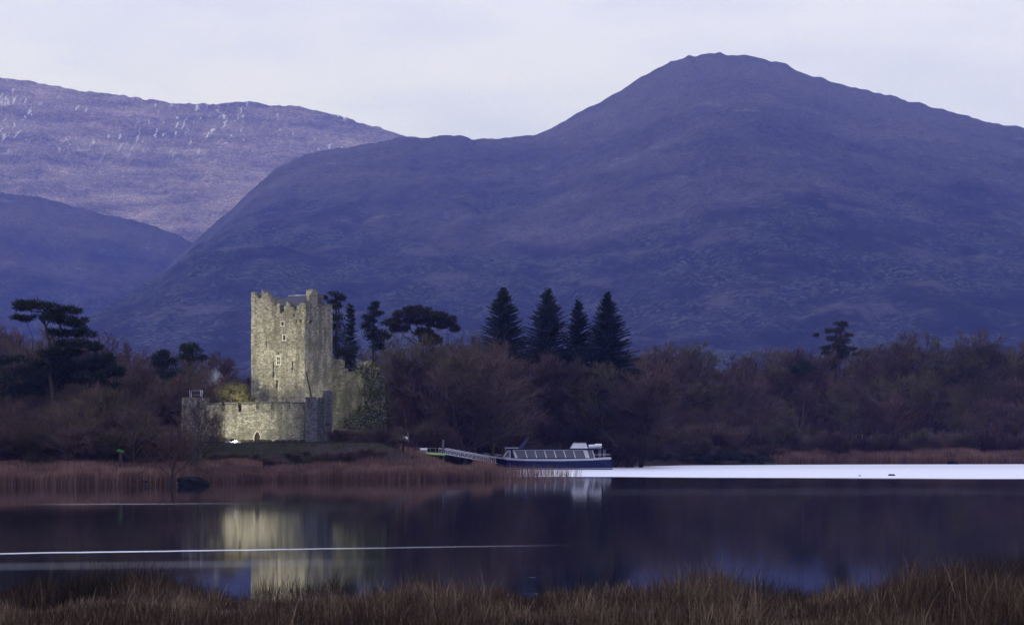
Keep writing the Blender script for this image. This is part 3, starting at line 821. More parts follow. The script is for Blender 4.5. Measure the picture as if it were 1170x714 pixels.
# unseen tower lamp; its pole is added so the beam clears the wall
g2 = at(198, 505, 317); g2.z = gz(g2.x, g2.y)
floodlight('floodlight', g2, at(316, 418, 340), 36000, 50, 0.8, 'unseen floodlight on an added pole among the trees left of the castle, facing the tower', pole=5.0)
g3 = at(262, 470, 333.2); g3.z = TB + bz(470)
floodlight('floodlight', g3, at(300, 425, 341), 2000, 120, 1.0, 'floodlight behind the battlements between the turret and the tower')
g4 = at(385, 500, 335.0); g4.z = gz(g4.x, g4.y)
floodlight('floodlight', g4, at(381, 430, 343), 4600, 116, 1.0, 'floodlight on the ground between the corner turret and the ruined hall')

g5 = at(262, 480, 333.4); g5.z = TB + 3.0
floodlight('floodlight', g5, at(262, 449, 338), 1300, 84, 1.0, 'floodlight in the court, aimed at the rounded evergreen bush')
# smoke drifting up behind the wall
m = MB()
nu, nv_ = 16, 10
V, Fc = [], []
for j in range(nv_ + 1):
    t = math.pi * j / nv_
    for k in range(nu):
        a = 2 * math.pi * k / nu
        V.append((1.5 * math.sin(t) * math.cos(a) + 0.9 * (math.cos(t)), 1.2 * math.sin(t) * math.sin(a), -2.2 * math.cos(t)))
for j in range(nv_):
    for k in range(nu):
        Fc.append((j * nu + k, j * nu + (k + 1) % nu, (j + 1) * nu + (k + 1) % nu, (j + 1) * nu + k))
m.add(V, Fc)
g = NG('smoke')
co_ = g.coord()
ln = g.n('VectorMath', operation='LENGTH'); g.L(g.mapping(co_, (0.62, 0.8, 0.44)), ln.inputs[0])
dn = g.math('MULTIPLY', g.ss(ln.outputs['Value'], 1.0, 0.1), g.math('MULTIPLY', g.ss(g.noise(g.mapping(co_, (1.2, 1, 0.5), (0, R(20), 0)), 1.1, 4), 0.40, 0.68), 1.5))
vp = g.n('VolumePrincipled'); vp.inputs['Color'].default_value = (0.78, 0.88, 1.0, 1); g.L(dn, vp.inputs['Density']); g.L(vp.outputs[0], g.out.inputs['Volume'])
sm = m.build('smoke', g.m, smooth=True); sm.location = at(246, 434, 346)
tag(sm, 'pale blue wisp of smoke rising behind the wall left of the tower', 'smoke', kind='stuff')

# ------------------------------------------------------------------ cruise boat
BYY = 424.0
sc_ = BYY / F
bo = empty('tour_boat', (X_(552, BYY), BYY, 0.0), R(1.5))
tag(bo, 'long navy and white tour boat with slanted cabin windows, moored at the gangway', 'boat')
def ux(px): return (px - 552) * sc_
def uz(py): return (536.3 - py) * sc_
secs = [  # x at deck, x at keel shift, half beam deck, half beam waterline, z deck
    (ux(552), 2.6, 0.06, 0.03, uz(518)), (ux(559), 2.0, 0.9, 0.35, uz(519.6)), (ux(568), 1.2, 1.6, 0.9, uz(521.3)), (ux(578), 0.5, 2.15, 1.6, uz(523)), (ux(600), 0, 2.4, 2.15, uz(524.2)),
    (ux(640), 0, 2.4, 2.25, uz(524.5)), (ux(675), 0, 2.4, 2.2, uz(523.6)), (ux(697.5), 0.35, 2.25, 2.0, uz(522.3))]
def hull_strip(mb, f0, f1, push=0.0, close=True):
    V, Fc = [], []
    n = len(secs)
    for (x, dx, bd, bw, zd) in secs:
        for f in (f0, f1):          # f = 0 keel .. 1 deck
            zb = -0.55
            z = zb + (zd - zb) * f
            b = bw + (bd - bw) * f + push
            xx = x + dx * (1 - f) if x < 8 else x + dx * (1 - f)
            V += [(xx, -b, z), (xx, b, z)]
    for i in range(n - 1):
        a, b = i * 4, (i + 1) * 4
        Fc += [(a, b, b + 2, a + 2), (a + 1, a + 3, b + 3, b + 1)]
        if close: Fc += [(a, a + 1, b + 1, b), (a + 2, b + 2, b + 3, a + 3)]
    Fc += [(0, 2, 3, 1), ((n - 1) * 4, (n - 1) * 4 + 1, (n - 1) * 4 + 3, (n - 1) * 4 + 2)]
    mb.add(V, Fc)
m = MB(); hull_strip(m, 0.0, 0.86); m.build('hull', M['navy'], bo)
m = MB(); hull_strip(m, 0.863, 1.0, 0.03); m.build('gunwale', M['white'], bo)
m = MB(); hull_strip(m, 0.272, 0.305, 0.02); m.build('waterline_stripe', M['white'], bo)
HB = 1.95
cab = MB()
zc0, zc1 = uz(524.2), uz(513.4)
cab.prism_xz([(ux(574.5), zc0), (ux(679.5), zc0), (ux(675.5), zc1), (ux(582), zc1)], -HB, HB)
cabin = cab.build('cabin', M['navy'], bo)
zb0, zb1 = uz(523.0), uz(514.3)
lean = ux(552 + 2.6)
edges = [588.5, 602, 613, 624, 635, 646, 657, 669]
for sgn in (-1, 1):
    y0, y1 = sgn * (HB + 0.012), sgn * (HB + 0.03)
    fy0, fy1 = sgn * (HB + 0.004), sgn * (HB + 0.06)
    for k in range(7):
        a, b = ux(edges[k]), ux(edges[k + 1])
        p = MB(); p.prism_xz([(a, zb0), (b, zb0), (b - lean, zb1), (a - lean, zb1)], y0, y1)
        wn = p.build('window', M['glass'], cabin)
        p = MB()
        wd = 0.16
        p.prism_xz([(a - wd / 2, zb0), (a + wd / 2, zb0), (a + wd / 2 - lean, zb1), (a - wd / 2 - lean, zb1)], fy0, fy1)
        p.prism_xz([(a + wd / 2 - lean, zb1 - 0.03), (b - wd / 2 - lean, zb1 - 0.03), (b - wd / 2 - lean, zb1 + 0.06), (a + wd / 2 - lean, zb1 + 0.06)], fy0, sgn * (HB + 0.05))
        p.build('frame', M['white'], wn)
    # bow quarter light, white panels and the aft window
    p = MB(); p.prism_xz([(ux(576), zb0), (ux(582.2), zb0), (ux(582.2), uz(515.2)), (ux(580.6), uz(515.6)), (ux(578.4), uz(518.5))], y0, y1)
    wn = p.build('window', M['glass'], cabin)
    p = MB()
    q = [(ux(574.9), zb0), (ux(577.2), uz(518.6)), (ux(579.8), uz(515.4)), (ux(582.4), uz(514.8)), (ux(582.4), zb0)]
    for i in range(len(q)):
        r = q[(i + 1) % len(q)]; p.bar((q[i][0], sgn * (HB + 0.03), q[i][1]), (r[0], sgn * (HB + 0.03), r[1]), 0.09, 4)
    p.build('frame', M['white'], wn)
    p = MB(); p.prism_xz([(ux(588), zb0), (ux(591.2), zb0), (ux(588.4), uz(516)), (ux(586.9), zb1)], sgn * (HB + 0.002), sgn * (HB + 0.07)); p.build('panel', M['white'], cabin); p = MB(); p.prism_xz([(ux(668.5), zb0), (ux(673), zb0), (ux(670.5), zb1), (ux(665.6), zb1)], sgn * (HB + 0.002), sgn * (HB + 0.065)); p.build('panel', M['white'], cabin)
    p = MB(); p.prism_xz([(ux(673.3), zb0), (ux(678.2), zb0), (ux(675.6), zb1), (ux(670.8), zb1)], y0, y1); wn = p.build('window', M['glass'], cabin)
    p = MB(); p.bar((ux(679), sgn * (HB + 0.03), zb0 - 0.05), (ux(676.2), sgn * (HB + 0.03), zb1), 0.09, 4); p.build('frame', M['white'], wn)
m = MB(); m.box((ux(581), -HB - 0.25, uz(513.4) + 0.003), (ux(692.5), HB + 0.25, uz(512.3)))
roof = m.build('roof', M['navy'], bo)
m = MB(); m.box((ux(576.8), -1.6, uz(512.2)), (ux(592), 1.6, uz(511.2))); m.bar((ux(578), -1.5, uz(515)), (ux(577.5), -1.5, uz(512.2)), 0.04); m.bar((ux(578), 1.5, uz(515)), (ux(577.5), 1.5, uz(512.2)), 0.04); m.build('bow_canopy', M['galv'], bo)
m = MB(); m.prism_xz([(ux(591.8), uz(512.25)), (ux(597.5), uz(512.25)), (ux(604.6), uz(499.2)), (ux(603), uz(499.6))], -0.2, 0.2); m.build('mast', simple('blue_grey_mast', (0.06, 0.085, 0.20), (0.045, 0.06, 0.15), 1, 0.5), bo)
m = MB()
wh0, wh1 = uz(512.28), uz(506.4)
m.add([(ux(651.5), -1.1, wh0), (ux(671.5), -1.1, wh0), (ux(671.5), 1.1, wh0), (ux(651.5), 1.1, wh0), (ux(655), -0.9, wh1), (ux(669.5), -0.9, wh1), (ux(669.5), 0.9, wh1), (ux(655), 0.9, wh1)],
      [(3, 2, 1, 0), (4, 5, 6, 7), (0, 1, 5, 4), (1, 2, 6, 5), (2, 3, 7, 6), (3, 0, 4, 7)])
whl = m.build('wheelhouse', M['white'], bo)
m = MB(); m.box((ux(655.5), -0.95, wh1 + 0.003), (ux(669.6), 0.95, wh1 + 0.13)); m.bar((ux(657), 0, wh1 + 0.13), (ux(657), 0, wh1 + 0.38), 0.05); m.build('wheelhouse_roof', M['rail'], whl)
m = MB(); m.add([(ux(653.0), -0.8, wh0 + 0.55), (ux(653.0), 0.8, wh0 + 0.55), (ux(655.6), 0.75, wh1 - 0.12), (ux(655.6), -0.75, wh1 - 0.12)], [(0, 1, 2, 3)]); wsn = m.build('windscreen', M['glass'], whl); wsn.location.x = -0.08
for k, (px, r, z) in enumerate(((676.5, 0.36, 510.2), (683.5, 0.42, 509.6))):
    m = MB(); m.bar((ux(px) - 0.62, -0.5, uz(z)), (ux(px) + 0.62, -0.5, uz(z)), r, 12); m.box((ux(px) - 0.4, -0.85, uz(512.28)), (ux(px) - 0.25, -0.15, uz(z) - r * 0.6)); m.box((ux(px) + 0.25, -0.85, uz(512.28)), (ux(px) + 0.4, -0.15, uz(z) - r * 0.6)); m.build('life_raft_canister', M['white'], bo)
for px in (690.5, 685):
    for sgn in (-1, 1):
        m = MB(); m.bar((ux(px), sgn * 2.0, uz(523.5)), (ux(px), sgn * 2.0, uz(513.4)), 0.045); m.build('stern_post', M['galv'], bo)
m = MB()
for sgn in (-1, 1): m.bar((ux(679), sgn * 2.15, uz(519.5)), (ux(696.5), sgn * 2.15, uz(519.3)), 0.035)
m.bar((ux(696.5), -2.15, uz(519.3)), (ux(696.5), 2.15, uz(519.3)), 0.035)
m.build('stern_rail', M['galv'], bo)
m = MB()
for sgn in (-1, 1):
    m.bar((ux(553), sgn * 0.1, uz(517.6)), (ux(566), sgn * 1.45, uz(519.2)), 0.04); m.bar((ux(566), sgn * 1.45, uz(519.2)), (ux(574), sgn * 1.9, uz(520.2)), 0.04)
    for px, bb in ((557, 0.6), (562, 1.1), (568, 1.55)): m.bar((ux(px), sgn * bb, uz(521.5)), (ux(px), sgn * bb, uz(518.4)), 0.03)
m.build('bow_rail', M['galv'], bo)

# gangway ------------------------------------------------------------------
A = at(509, 518.8, 398); B = at(567, 529.0, 417)
L_ = (B - A).length
gw = empty('gangway', A)
gw.rotation_euler = (0, math.atan2(-(B.z - A.z), math.hypot(B.x - A.x, B.y - A.y)), math.atan2(B.y - A.y, B.x - A.x))
tag(gw, 'pale lattice metal gangway sloping down from the jetty to the bow of the boat', 'gangway')
m = MB(); m.box((0, 0, -0.06), (L_, 1.3, 0.0)); m.build('deck', M['wood'], gw)
for yy in (0.0, 1.3):
    m = MB(); m.bar((0, yy, 0.02), (L_, yy, 0.02), 0.075, 4); m.bar((0, yy, 1.02), (L_ * 0.985, yy, 1.02), 0.07, 4)
    npan = 12
    for k in range(npan + 1):
        x = L_ * k / npan * 0.985
        m.bar((x, yy, 0.02), (x, yy, 1.02), 0.036, 4)
        if k < npan:
            x2 = L_ * (k + 1) / npan * 0.985
            m.bar((x, yy, 0.02), (x2, yy, 1.02), 0.022, 4); m.bar((x, yy, 1.02), (x2, yy, 0.02), 0.022, 4)
    m.build('side_truss', M['galv'], gw)

J0 = at(471, 516.2, 392); J1 = at(508, 519.2, 397)
jt = empty('jetty', (J0.x, J0.y, J0.z))
jt.rotation_euler = (0, 0, math.atan2(J1.y - J0.y, J1.x - J0.x))
tag(jt, 'short timber jetty with a bright yellow-green edge, at the top of the gangway', 'jetty')
JL = (J1 - J0).length
m = MB(); m.box((0, 0.05, -0.40), (JL, 1.9, -0.2)); m.build('deck', M['wood'], jt)
m = MB(); m.add([(0, -0.12, -0.22), (JL, -0.12, -0.62), (JL, 0.04, -0.62), (0, 0.04, -0.22), (0, -0.12, 0.1), (JL, -0.12, -0.22), (JL, 0.04, -0.22), (0, 0.04, 0.1)], [(0, 3, 2, 1), (4, 5, 6, 7), (0, 1, 5, 4), (1, 2, 6, 5), (2, 3, 7, 6), (3, 0, 4, 7)]); m.build('edge_board', M['limegrass'], jt)
for k in range(4):
    m = MB(); m.bar((JL * (k + 0.3) / 4, 0.4, -2.6), (JL * (k + 0.3) / 4, 0.4, -0.41), 0.11); m.build('pile', M['wood'], jt)
for k in range(6):
    m = MB(); x = JL * (k + 0.5) / 6; m.bar((x, 1.7, -0.2), (x, 1.7, 0.75), 0.03); m.build('railing_post', M['rail'], jt)
m = MB(); m.bar((0, 1.7, 0.72), (JL, 1.7, 0.60), 0.035); m.build('handrail', M['rail'], jt)
bn = empty('bench', (at(484, 515, 393).x, 394.2, J0.z - 0.2), 0.1)
tag(bn, 'small white bench on the timber jetty', 'bench')
m = MB(); m.box((-0.6, -0.2, 0.4), (0.6, 0.2, 0.46)); m.build('seat', M['white'], bn)
m = MB(); m.box((-0.6, 0.18, 0.55), (0.6, 0.22, 0.85)); m.build('backrest', M['white'], bn)
for sx_ in (-0.5, 0.5):
    m = MB(); m.box((sx_ - 0.04, -0.17, 0), (sx_ + 0.04, 0.19, 0.399)); m.build('leg', M['white'], bn)
mpost = at(506.3, 520, 397.5)
m = MB(); m.bar((0, 0, -1.6), (0, 0, 2.5), 0.2, 10); m.bar((0, 0, 2.5), (0, 0, 2.62), 0.23, 10, 0.12)
tag(m.build('mooring_post', simple('blue_grey_paint', (0.10, 0.13, 0.18), (0.06, 0.08, 0.11), 2, 0.6), loc=(mpost.x, mpost.y, mpost.z)), 'blue-grey mooring post where the gangway meets the jetty', 'post')

# low pale-roofed shed behind the bent tree
sh = at(455.5, 507, 372); sh.z = gz(sh.x, sh.y)
shed = empty('shed', sh, 0.06)
tag(shed, 'low boat shed with a pale sheet roof, right of the ruined hall behind bare branches', 'shed')
rz = Z_(503, 372) - sh.z
m = MB(); m.box((-1.4, 0, -0.4), (1.4, 2.4, rz)); sw = m.build('wall', M['wood'], shed)
m = MB(); m.box((-0.5, -0.03, 0), (0.35, -0.004, rz - 0.25)); m.build('door', M['door'], sw)
m = MB(); m.add([(-1.6, -0.35, rz - 0.02), (1.6, -0.35, rz + 0.06), (1.6, 1.2, rz + 0.62), (-1.6, 1.2, rz + 0.52), (1.6, 2.7, rz + 0.1), (-1.6, 2.7, rz + 0.02), (-1.6, -0.35, rz - 0.2), (1.6, -0.35, rz - 0.12), (1.6, 2.7, rz - 0.05), (-1.6, 2.7, rz - 0.13)],
                [(0, 1, 2, 3), (3, 2, 4, 5), (6, 7, 1, 0), (7, 8, 4, 2, 1), (8, 9, 5, 4), (9, 6, 0, 3, 5), (9, 8, 7, 6)]); m.build('roof', simple('pale_sheet', (0.55, 0.56, 0.62), (0.40, 0.41, 0.46), 1, 0.5), shed)

# ------------------------------------------------------------------ trees
def unit(v): return v / (np.linalg.norm(v) + 1e-9)

def bare_mesh(seed, H, spread, stems=1, low=0.18, twigw=0.016, dens=1.0, lean=0.0, rmul=1.0):
    rg = np.random.default_rng(seed)
    trunk, crown = [], []
    def path(p, d, L, r0, r1, nseg, wig, up, store):
        pts = [p]
        for i in range(nseg):
            d = unit(d + rg.normal(0, wig, 3) + np.array([0, 0, up]))
            q = p + d * L / nseg
            ra = r0 + (r1 - r0) * i / nseg; rb = r0 + (r1 - r0) * (i + 1) / nseg
            store.append((p, q, ra, rb)); p = q; pts.append(p)
        return pts, d
    def along(pts, t):
        f = t * (len(pts) - 1); i = min(int(f), len(pts) - 2)
        return pts[i] + (pts[i + 1] - pts[i]) * (f - i), unit(pts[i + 1] - pts[i])
    def side(d, ang):
        rnd = unit(rg.normal(size=3)); s = unit(np.cross(d, rnd))
        return unit(d * math.cos(ang) + s * math.sin(ang))
    for s in range(stems):
        hs = H * (0.82 if s == 0 else rg.uniform(0.5, 0.75))
        d0 = unit(np.array([rg.normal(0, 0.06 + 0.22 * (stems > 1)) + lean, rg.normal(0, 0.06 + 0.22 * (stems > 1)), 1.0]))
        r0 = (H * 0.013 + 0.04) * rmul
        pts, _ = path(np.array([rg.normal(0, 0.12 * (stems > 1)), rg.normal(0, 0.12 * (stems > 1)), -0.5]), d0, hs, r0, 0.035, 7, 0.07, 0.04, trunk)
        nl = int(rg.integers(11, 15) * (1.0 if stems == 1 else 0.7))
        for k in range(nl):
            t = low + (0.97 - low) * (k + rg.random()) / nl
            p, d = along(pts, t)
            env = math.sqrt(max(0.05, 1 - ((t - 0.52) / 0.62) ** 2))
            L1 = spread * env * rg.uniform(0.75, 1.1)
            az = k * 2.4 + rg.uniform(-0.5, 0.5)
            el = R(18 + 50 * t) + rg.normal(0, 0.12)
            d1 = np.array([math.cos(az) * math.cos(el), math.sin(az) * math.cos(el), math.sin(el)])
            r1 = r0 * 0.42 * (1.1 - 0.6 * t)
            p1, _ = path(p, d1, L1, r1, 0.022, 5, 0.13, 0.09, trunk if k < 0 else crown)
            for j in range(int(8 * dens)):
                t2 = 0.22 + 0.78 * (j + rg.random()) / (8 * dens)
                q, e = along(p1, min(t2, 0.999))
                L2 = L1 * (0.52 - 0.22 * t2) * rg.uniform(0.7, 1.2)
                p2, _ = path(q, side(e, rg.uniform(0.5, 0.95)), L2, r1 * 0.35 + 0.008, 0.015, 3, 0.16, 0.12, crown)
                for i in range(int(6 * dens)):
                    q3, e3 = along(p2, min(0.2 + 0.8 * rg.random(), 0.999))
                    L3 = L2 * rg.uniform(0.3, 0.6) + 0.25
                    p3, _ = path(q3, side(e3, rg.uniform(0.4, 0.9)), L3, twigw, twigw * 0.7, 2, 0.15, 0.16, crown)
                    for i4 in range(5):
                        q4, e4 = along(p3, min(0.1 + 0.9 * rg.random(), 0.999))
                        L4 = rg.uniform(0.35, 0.8)
                        dd = unit(side(e4, rg.uniform(0.3, 0.9)) + np.array([0, 0, 0.25]))
                        crown.append((q4, q4 + dd * L4, twigw * 0.85, twigw * 0.3))
    out = []
    for segs, nn in ((trunk, 6), (crown, 3)):
        P0 = np.array([s[0] for s in segs]); P1 = np.array([s[1] for s in segs]); r0 = np.array([s[2] for s in segs]); r1 = np.array([s[3] for s in segs])
        out.append(prisms(P0, P1, r0, r1, nn))
    return out

def make_mesh(name, v, f, mat):
    me = bpy.data.meshes.new(name)
    k = f.shape[1]
    me.vertices.add(len(v)); me.loops.add(f.size); me.polygons.add(len(f))
    me.vertices.foreach_set('co', v.astype(np.float32).ravel())
    me.loops.foreach_set('vertex_index', f.astype(np.int32).ravel())
    me.polygons.foreach_set('loop_start', np.arange(0, f.size, k, dtype=np.int32))
    me.materials.append(mat); me.update()
    return me

def proto(name, parts):
    """a hidden-from-nothing template: parts [(part name, mesh)] made on first use"""
    return dict(name=name, parts=parts)

def plant(pr, loc, scale, rz, label, cat, group=None):
    root = empty(pr['name'], loc, rz)
    s = scale if hasattr(scale, '__len__') else (scale,) * 3
    root.scale = s
    tag(root, label, cat, group)
    for nm, me in pr['parts']:
        o = bpy.data.objects.new(nm, me); COL.objects.link(o); o.parent = root
    return root

BARE = []
for k in range(9):
    H = 12.0
    (tv, tf), (cv, cf) = bare_mesh(100 + k, H, [4.6, 5.2, 4.0, 5.6, 4.4, 5.0, 3.8, 4.8, 5.4][k], 1 + (k % 3 == 2), [0.16, 0.2, 0.14][k % 3], 0.019)
    mt = M['twigo'] if k in (4, 7) else M['twig']
    BARE.append(proto('bare_tree', [('trunk', make_mesh('trunk', tv, tf, M['bark'])), ('crown', make_mesh('crown', cv, cf, mt))]))
SHRUB = []
for k in range(4):
    (tv, tf), (cv, cf) = bare_mesh(300 + k, 5.0, 2.7, 3, 0.08, 0.017, 0.9)
    SHRUB.append(proto('bare_shrub', [('stem', make_mesh('stem', tv, tf, M['bark'])), ('twigs', make_mesh('twigs', cv, cf, M['twigo'] if k == 2 else M['twig']))]))

rnd = random.Random(21)
# rows of trees
def wood_row(px0, px1, step, dY, tops, label, group, cat='tree', protos=BARE, H=12.6, wide=1.0, yfix=None, jy=6.0, jt=5.0, hmin=2.0):
    """a row of trees, each its own object, dY metres behind the water's edge; tops = [(px, py)] crown height line"""
    px = px0 + rnd.uniform(0, step * 0.5)
    tx = [t[0] for t in tops]; ty = [t[1] for t in tops]
    while px < px1:
        Y = (yfix if yfix else float(np.interp(px, SH_PX, SH_Y)) + dY) + rnd.uniform(-jy, jy)
        X = X_(px, Y); g = gz(X, Y)
        top = Z_(np.interp(px, tx, ty) + rnd.uniform(-jt, jt), Y)
        h = max(hmin, top - g)
        s = h / H
        sw = s * wide * rnd.uniform(0.9, 1.25)
        plant(protos[rnd.randrange(len(protos))], (X, Y, g), (sw, sw, s), rnd.uniform(0, 6.28), label, cat, group)
        px += step * rnd.uniform(0.75, 1.25)

# right wood, front to back
G1 = 'bare trees of the wood right of the boat'
rt_tops = [(560, 398), (640, 402), (700, 400), (760, 396), (830, 391), (880, 398), (930, 402), (1000, 396), (1040, 388), (1075, 379), (1100, 389), (1150, 390), (1200, 388)]
wood_row(545, 1215, 15, 128, [(p, y + 1) for p, y in rt_tops], 'tall leafless tree on the skyline of the wood behind and right of the boat', 'skyline trees of the right wood', jt=5, wide=1.3)
wood_row(560, 1215, 22, 92, [(p, y + 15) for p, y in rt_tops], 'leafless purple-brown tree in the middle of the wood behind and right of the boat', 'middle trees of the right wood', jt=8, wide=1.25)
wood_row(560, 1215, 23, 60, [(p, y + 44) for p, y in rt_tops], 'leafless purple-brown tree in the middle of the wood behind and right of the boat', 'middle trees of the right wood', jt=9, wide=1.25)
wood_row(552, 745, 17, 0, [(550, 408), (620, 404), (680, 410), (745, 416)], 'rounded leafless tree directly in front of the four pointed spruces', 'trees before the spruces', yfix=459, jy=3, jt=4, wide=1.35)
wood_row(575, 1215, 24, 34, [(p, y + 68) for p, y in rt_tops], 'low leafless tree in the front rows of the wood behind and right of the boat', 'front trees of the right wood', wide=1.25, jt=10)
wood_row(592, 1215, 15, 14, [(580, 487), (700, 486), (800, 488), (880, 492), (960, 496), (1200, 498)], 'leafless shrub at the waterside edge of the right wood', 'waterside shrubs of the right wood', 'shrub', SHRUB, 5.2, 1.2, jy=4)
wood_row(590, 900, 17, 8, [(580, 503), (700, 506), (780, 505), (900, 512)], 'leafless shrub at the waterside edge of the right wood', 'waterside shrubs of the right wood', 'shrub', SHRUB, 5.2, 1.5, jy=2)
# middle wood, between the castle and the boat
md = [(385, 402), (430, 398), (470, 396), (500, 392), (560, 398)]
wood_row(388, 565, 18, 0, md, 'tall leafless tree on the skyline between the tower and the tall spruces', 'skyline trees behind the castle', yfix=476, jy=14, jt=5, wide=1.25)
wood_row(395, 570, 20, 0, [(p, y + 24) for p, y in md], 'leafless purple-brown tree behind the ruined hall and the gangway', 'middle trees behind the castle', yfix=440, jy=10, jt=8)
wood_row(440, 520, 19, 0, [(440, 452), (520, 446), (590, 440)], 'leafless purple-brown tree behind the ruined hall and the gangway', 'middle trees behind the castle', yfix=420, jy=8, jt=9)
wood_row(515, 590, 19, 0, [(440, 452), (520, 446), (590, 440)], 'leafless purple-brown tree behind the ruined hall and the gangway', 'middle trees behind the castle', yfix=442, jy=5, jt=9)
wood_row(445, 505, 13, 0, [(440, 492), (520, 488), (600, 484)], 'leafless shrub in the undergrowth above the gangway', 'shrubs above the gangway', 'shrub', SHRUB, 5.2, 1.3, yfix=408, jy=5)
wood_row(500, 556, 13, 0, [(440, 484), (520, 482), (600, 478)], 'leafless shrub in the undergrowth above the gangway', 'shrubs above the gangway', 'shrub', SHRUB, 5.2, 1.3, yfix=436, jy=4)
wood_row(432, 566, 15, 0, [(432, 412), (455, 388), (480, 390), (505, 402), (566, 402)], 'rounded leafless tree in front of the broad cedar and its neighbours', 'trees before the cedar', yfix=421, jy=3, jt=4, wide=1.2)
# left wood
wood_row(78, 150, 14, 0, [(78, 446), (150, 444)], 'leafless tree in front of the dark evergreens under the flat pine', 'trees before the dark evergreens', yfix=304, jy=4, jt=6, wide=1.3)
wood_row(146, 226, 15, 0, [(140, 420), (190, 424), (246, 420)], 'leafless tree in front of the two blunt evergreens left of the tower', 'trees before the blunt evergreens', yfix=345, jy=4, jt=6, wide=1.2)
lf = [(-60, 366), (0, 368), (40, 372), (80, 384), (130, 396), (170, 394), (200, 400), (230, 397), (290, 402)]
wood_row(-60, 300, 17, 0, [(p, y + 6) for p, y in lf], 'tall leafless tree on the skyline of the wood left of the tower', 'skyline trees of the left wood', yfix=430, jy=25, jt=6, wide=1.25)
wood_row(-60, 285, 19, 0, [(p, y + 30) for p, y in lf], 'leafless purple-brown tree in the middle of the wood left of the tower', 'middle trees of the left wood', yfix=378, jy=12, jt=8)
wood_row(-60, 225, 20, 0, [(p, y + 58) for p, y in lf], 'leafless purple-brown tree in the middle of the wood left of the tower', 'middle trees of the left wood', yfix=335, jy=9, jt=9)
wood_row(-50, 205, 21, 30, [(-60, 455), (100, 462), (210, 470)], 'low leafless tree in the front rows of the wood left of the tower', 'front trees of the left wood', wide=1.25, jt=9, jy=4)
wood_row(-50, 215, 15, 15, [(-60, 492), (120, 490), (215, 496)], 'leafless shrub behind the reeds of the left shore', 'shrubs behind the left reeds', 'shrub', SHRUB, 5.2, 1.2, jy=3)
wood_row(383, 470, 12, 26, [(383, 508), (470, 504)], 'leafless shrub on the bank below the ruined hall', 'shrubs below the ruined hall', 'shrub', SHRUB, 5.2, 1.5, jy=3, jt=3)

wood_row(243, 352, 7.5, 0, [(243, 500), (280, 505), (300, 507), (330, 503), (352, 502)], 'low twiggy bramble growing along the foot of the castle wall', 'brambles at the foot of the castle wall', 'bramble', SHRUB, 5.2, 1.9, yfix=329.4, jy=0.5, jt=2, hmin=0.45)
wood_row(240, 440, 11, 0, [(240, 518), (300, 521), (360, 520), (400, 515), (440, 512)], 'low twiggy bramble on the grass bank in front of the castle', 'brambles on the castle bank', 'bramble', SHRUB, 5.2, 2.2, yfix=313, jy=3, jt=3, hmin=0.6)
# conifers -----------------------------------------------------------------
def spruce_parts(seed, H, base_r, mat, low=0.06, power=0.9, levels=44, per=9, ragged=0.18, droop=0.25, gap=0.0):
    rg = np.random.default_rng(seed)
    tv, tf = prisms(np.array([[0, 0, -0.6], [0, 0, H * 0.5]]), np.array([[0, 0, H * 0.5], [0, 0, H]]), np.array([H * 0.014, H * 0.007]), np.array([H * 0.007, 0.02]), 7)
    P0, P1, r0, r1 = [], [], [], []
    for l in range(levels):
        t = low + (1 - low) * (l / levels) ** 0.95
        if rg.random() < gap: continue
        for k in range(per):
            L = base_r * ((1 - t) ** power) * rg.uniform(1 - ragged * 2, 1 + ragged) + 0.18
            az = rg.uniform(0, 6.283)
            el = -droop + 0.75 * t + rg.normal(0, 0.08)
            d = np.array([math.cos(az) * math.cos(el), math.sin(az) * math.cos(el), math.sin(el)])
            p = np.array([0, 0, H * t + rg.normal(0, H * 0.006)])
            P0.append(p); P1.append(p + d * L); r0.append(0.05); r1.append(0.015)
            sd = np.array([-math.sin(az), math.cos(az), 0])
            ns = max(5, int(L * 6.5))
            for i in range(ns):
                u = 0.15 + 0.85 * (i + rg.random()) / ns
                q = p + d * L * u + np.array([0, 0, 0.12 * L * (u - 0.5) ** 2])
                ll = (0.30 + 0.45 * (1 - u) * min(1, L / 3)) * rg.uniform(0.8, 1.3)
                s = 1 if i % 2 else -1
                dd = unit(d * 0.75 + sd * s * rg.uniform(0.4, 0.9) + np.array([0, 0, rg.uniform(-0.45, 0.12)]))
                P0.append(q); P1.append(q + dd * ll); r0.append(0.09); r1.append(0.025)
    cv, cf = prisms(np.array(P0), np.array(P1), np.array(r0), np.array(r1), 3)
    return [('trunk', make_mesh('trunk', tv, tf, M['bark'])), ('crown', make_mesh('crown', cv, cf, mat))]

def conifer(px, py, Y, half_px, seed, label, name='spruce_tree', mat='needle', base=None, **kw):
    X = X_(px, Y); g = gz(X, Y) if base is None else base
    H = Z_(py, Y) - g
    r = half_px * Y / F
    pr = proto(name, spruce_parts(seed, H, r, M[mat], **kw))
    return plant(pr, (X, Y, g), 1.0, 0, label, 'tree')
conifer(575, 328.5, 470, 66, 11, 'leftmost of the four pointed spruces behind the boat, tallest and standing apart', low=0.2, power=0.8, levels=72, per=15, ragged=0.2, droop=0.32)
conifer(626, 331, 474, 68, 12, 'broad pointed spruce, second from the left of the four behind the boat', low=0.2, power=0.8, levels=72, per=15, ragged=0.2, droop=0.32)
conifer(660.5, 343, 478, 46, 13, 'narrowest and shortest of the four pointed spruces behind the boat', low=0.2, power=0.75, levels=66, per=13, ragged=0.24)
conifer(694, 334, 472, 72, 14, 'wide pointed spruce, rightmost of the four behind the boat', low=0.2, power=0.9, levels=72, per=15, ragged=0.22, droop=0.3)
conifer(400, 347, 372, 13, 15, 'narrow ragged conifer close to the right of the castle tower', 'conifer', low=0.15, power=0.45, levels=46, ragged=0.35)
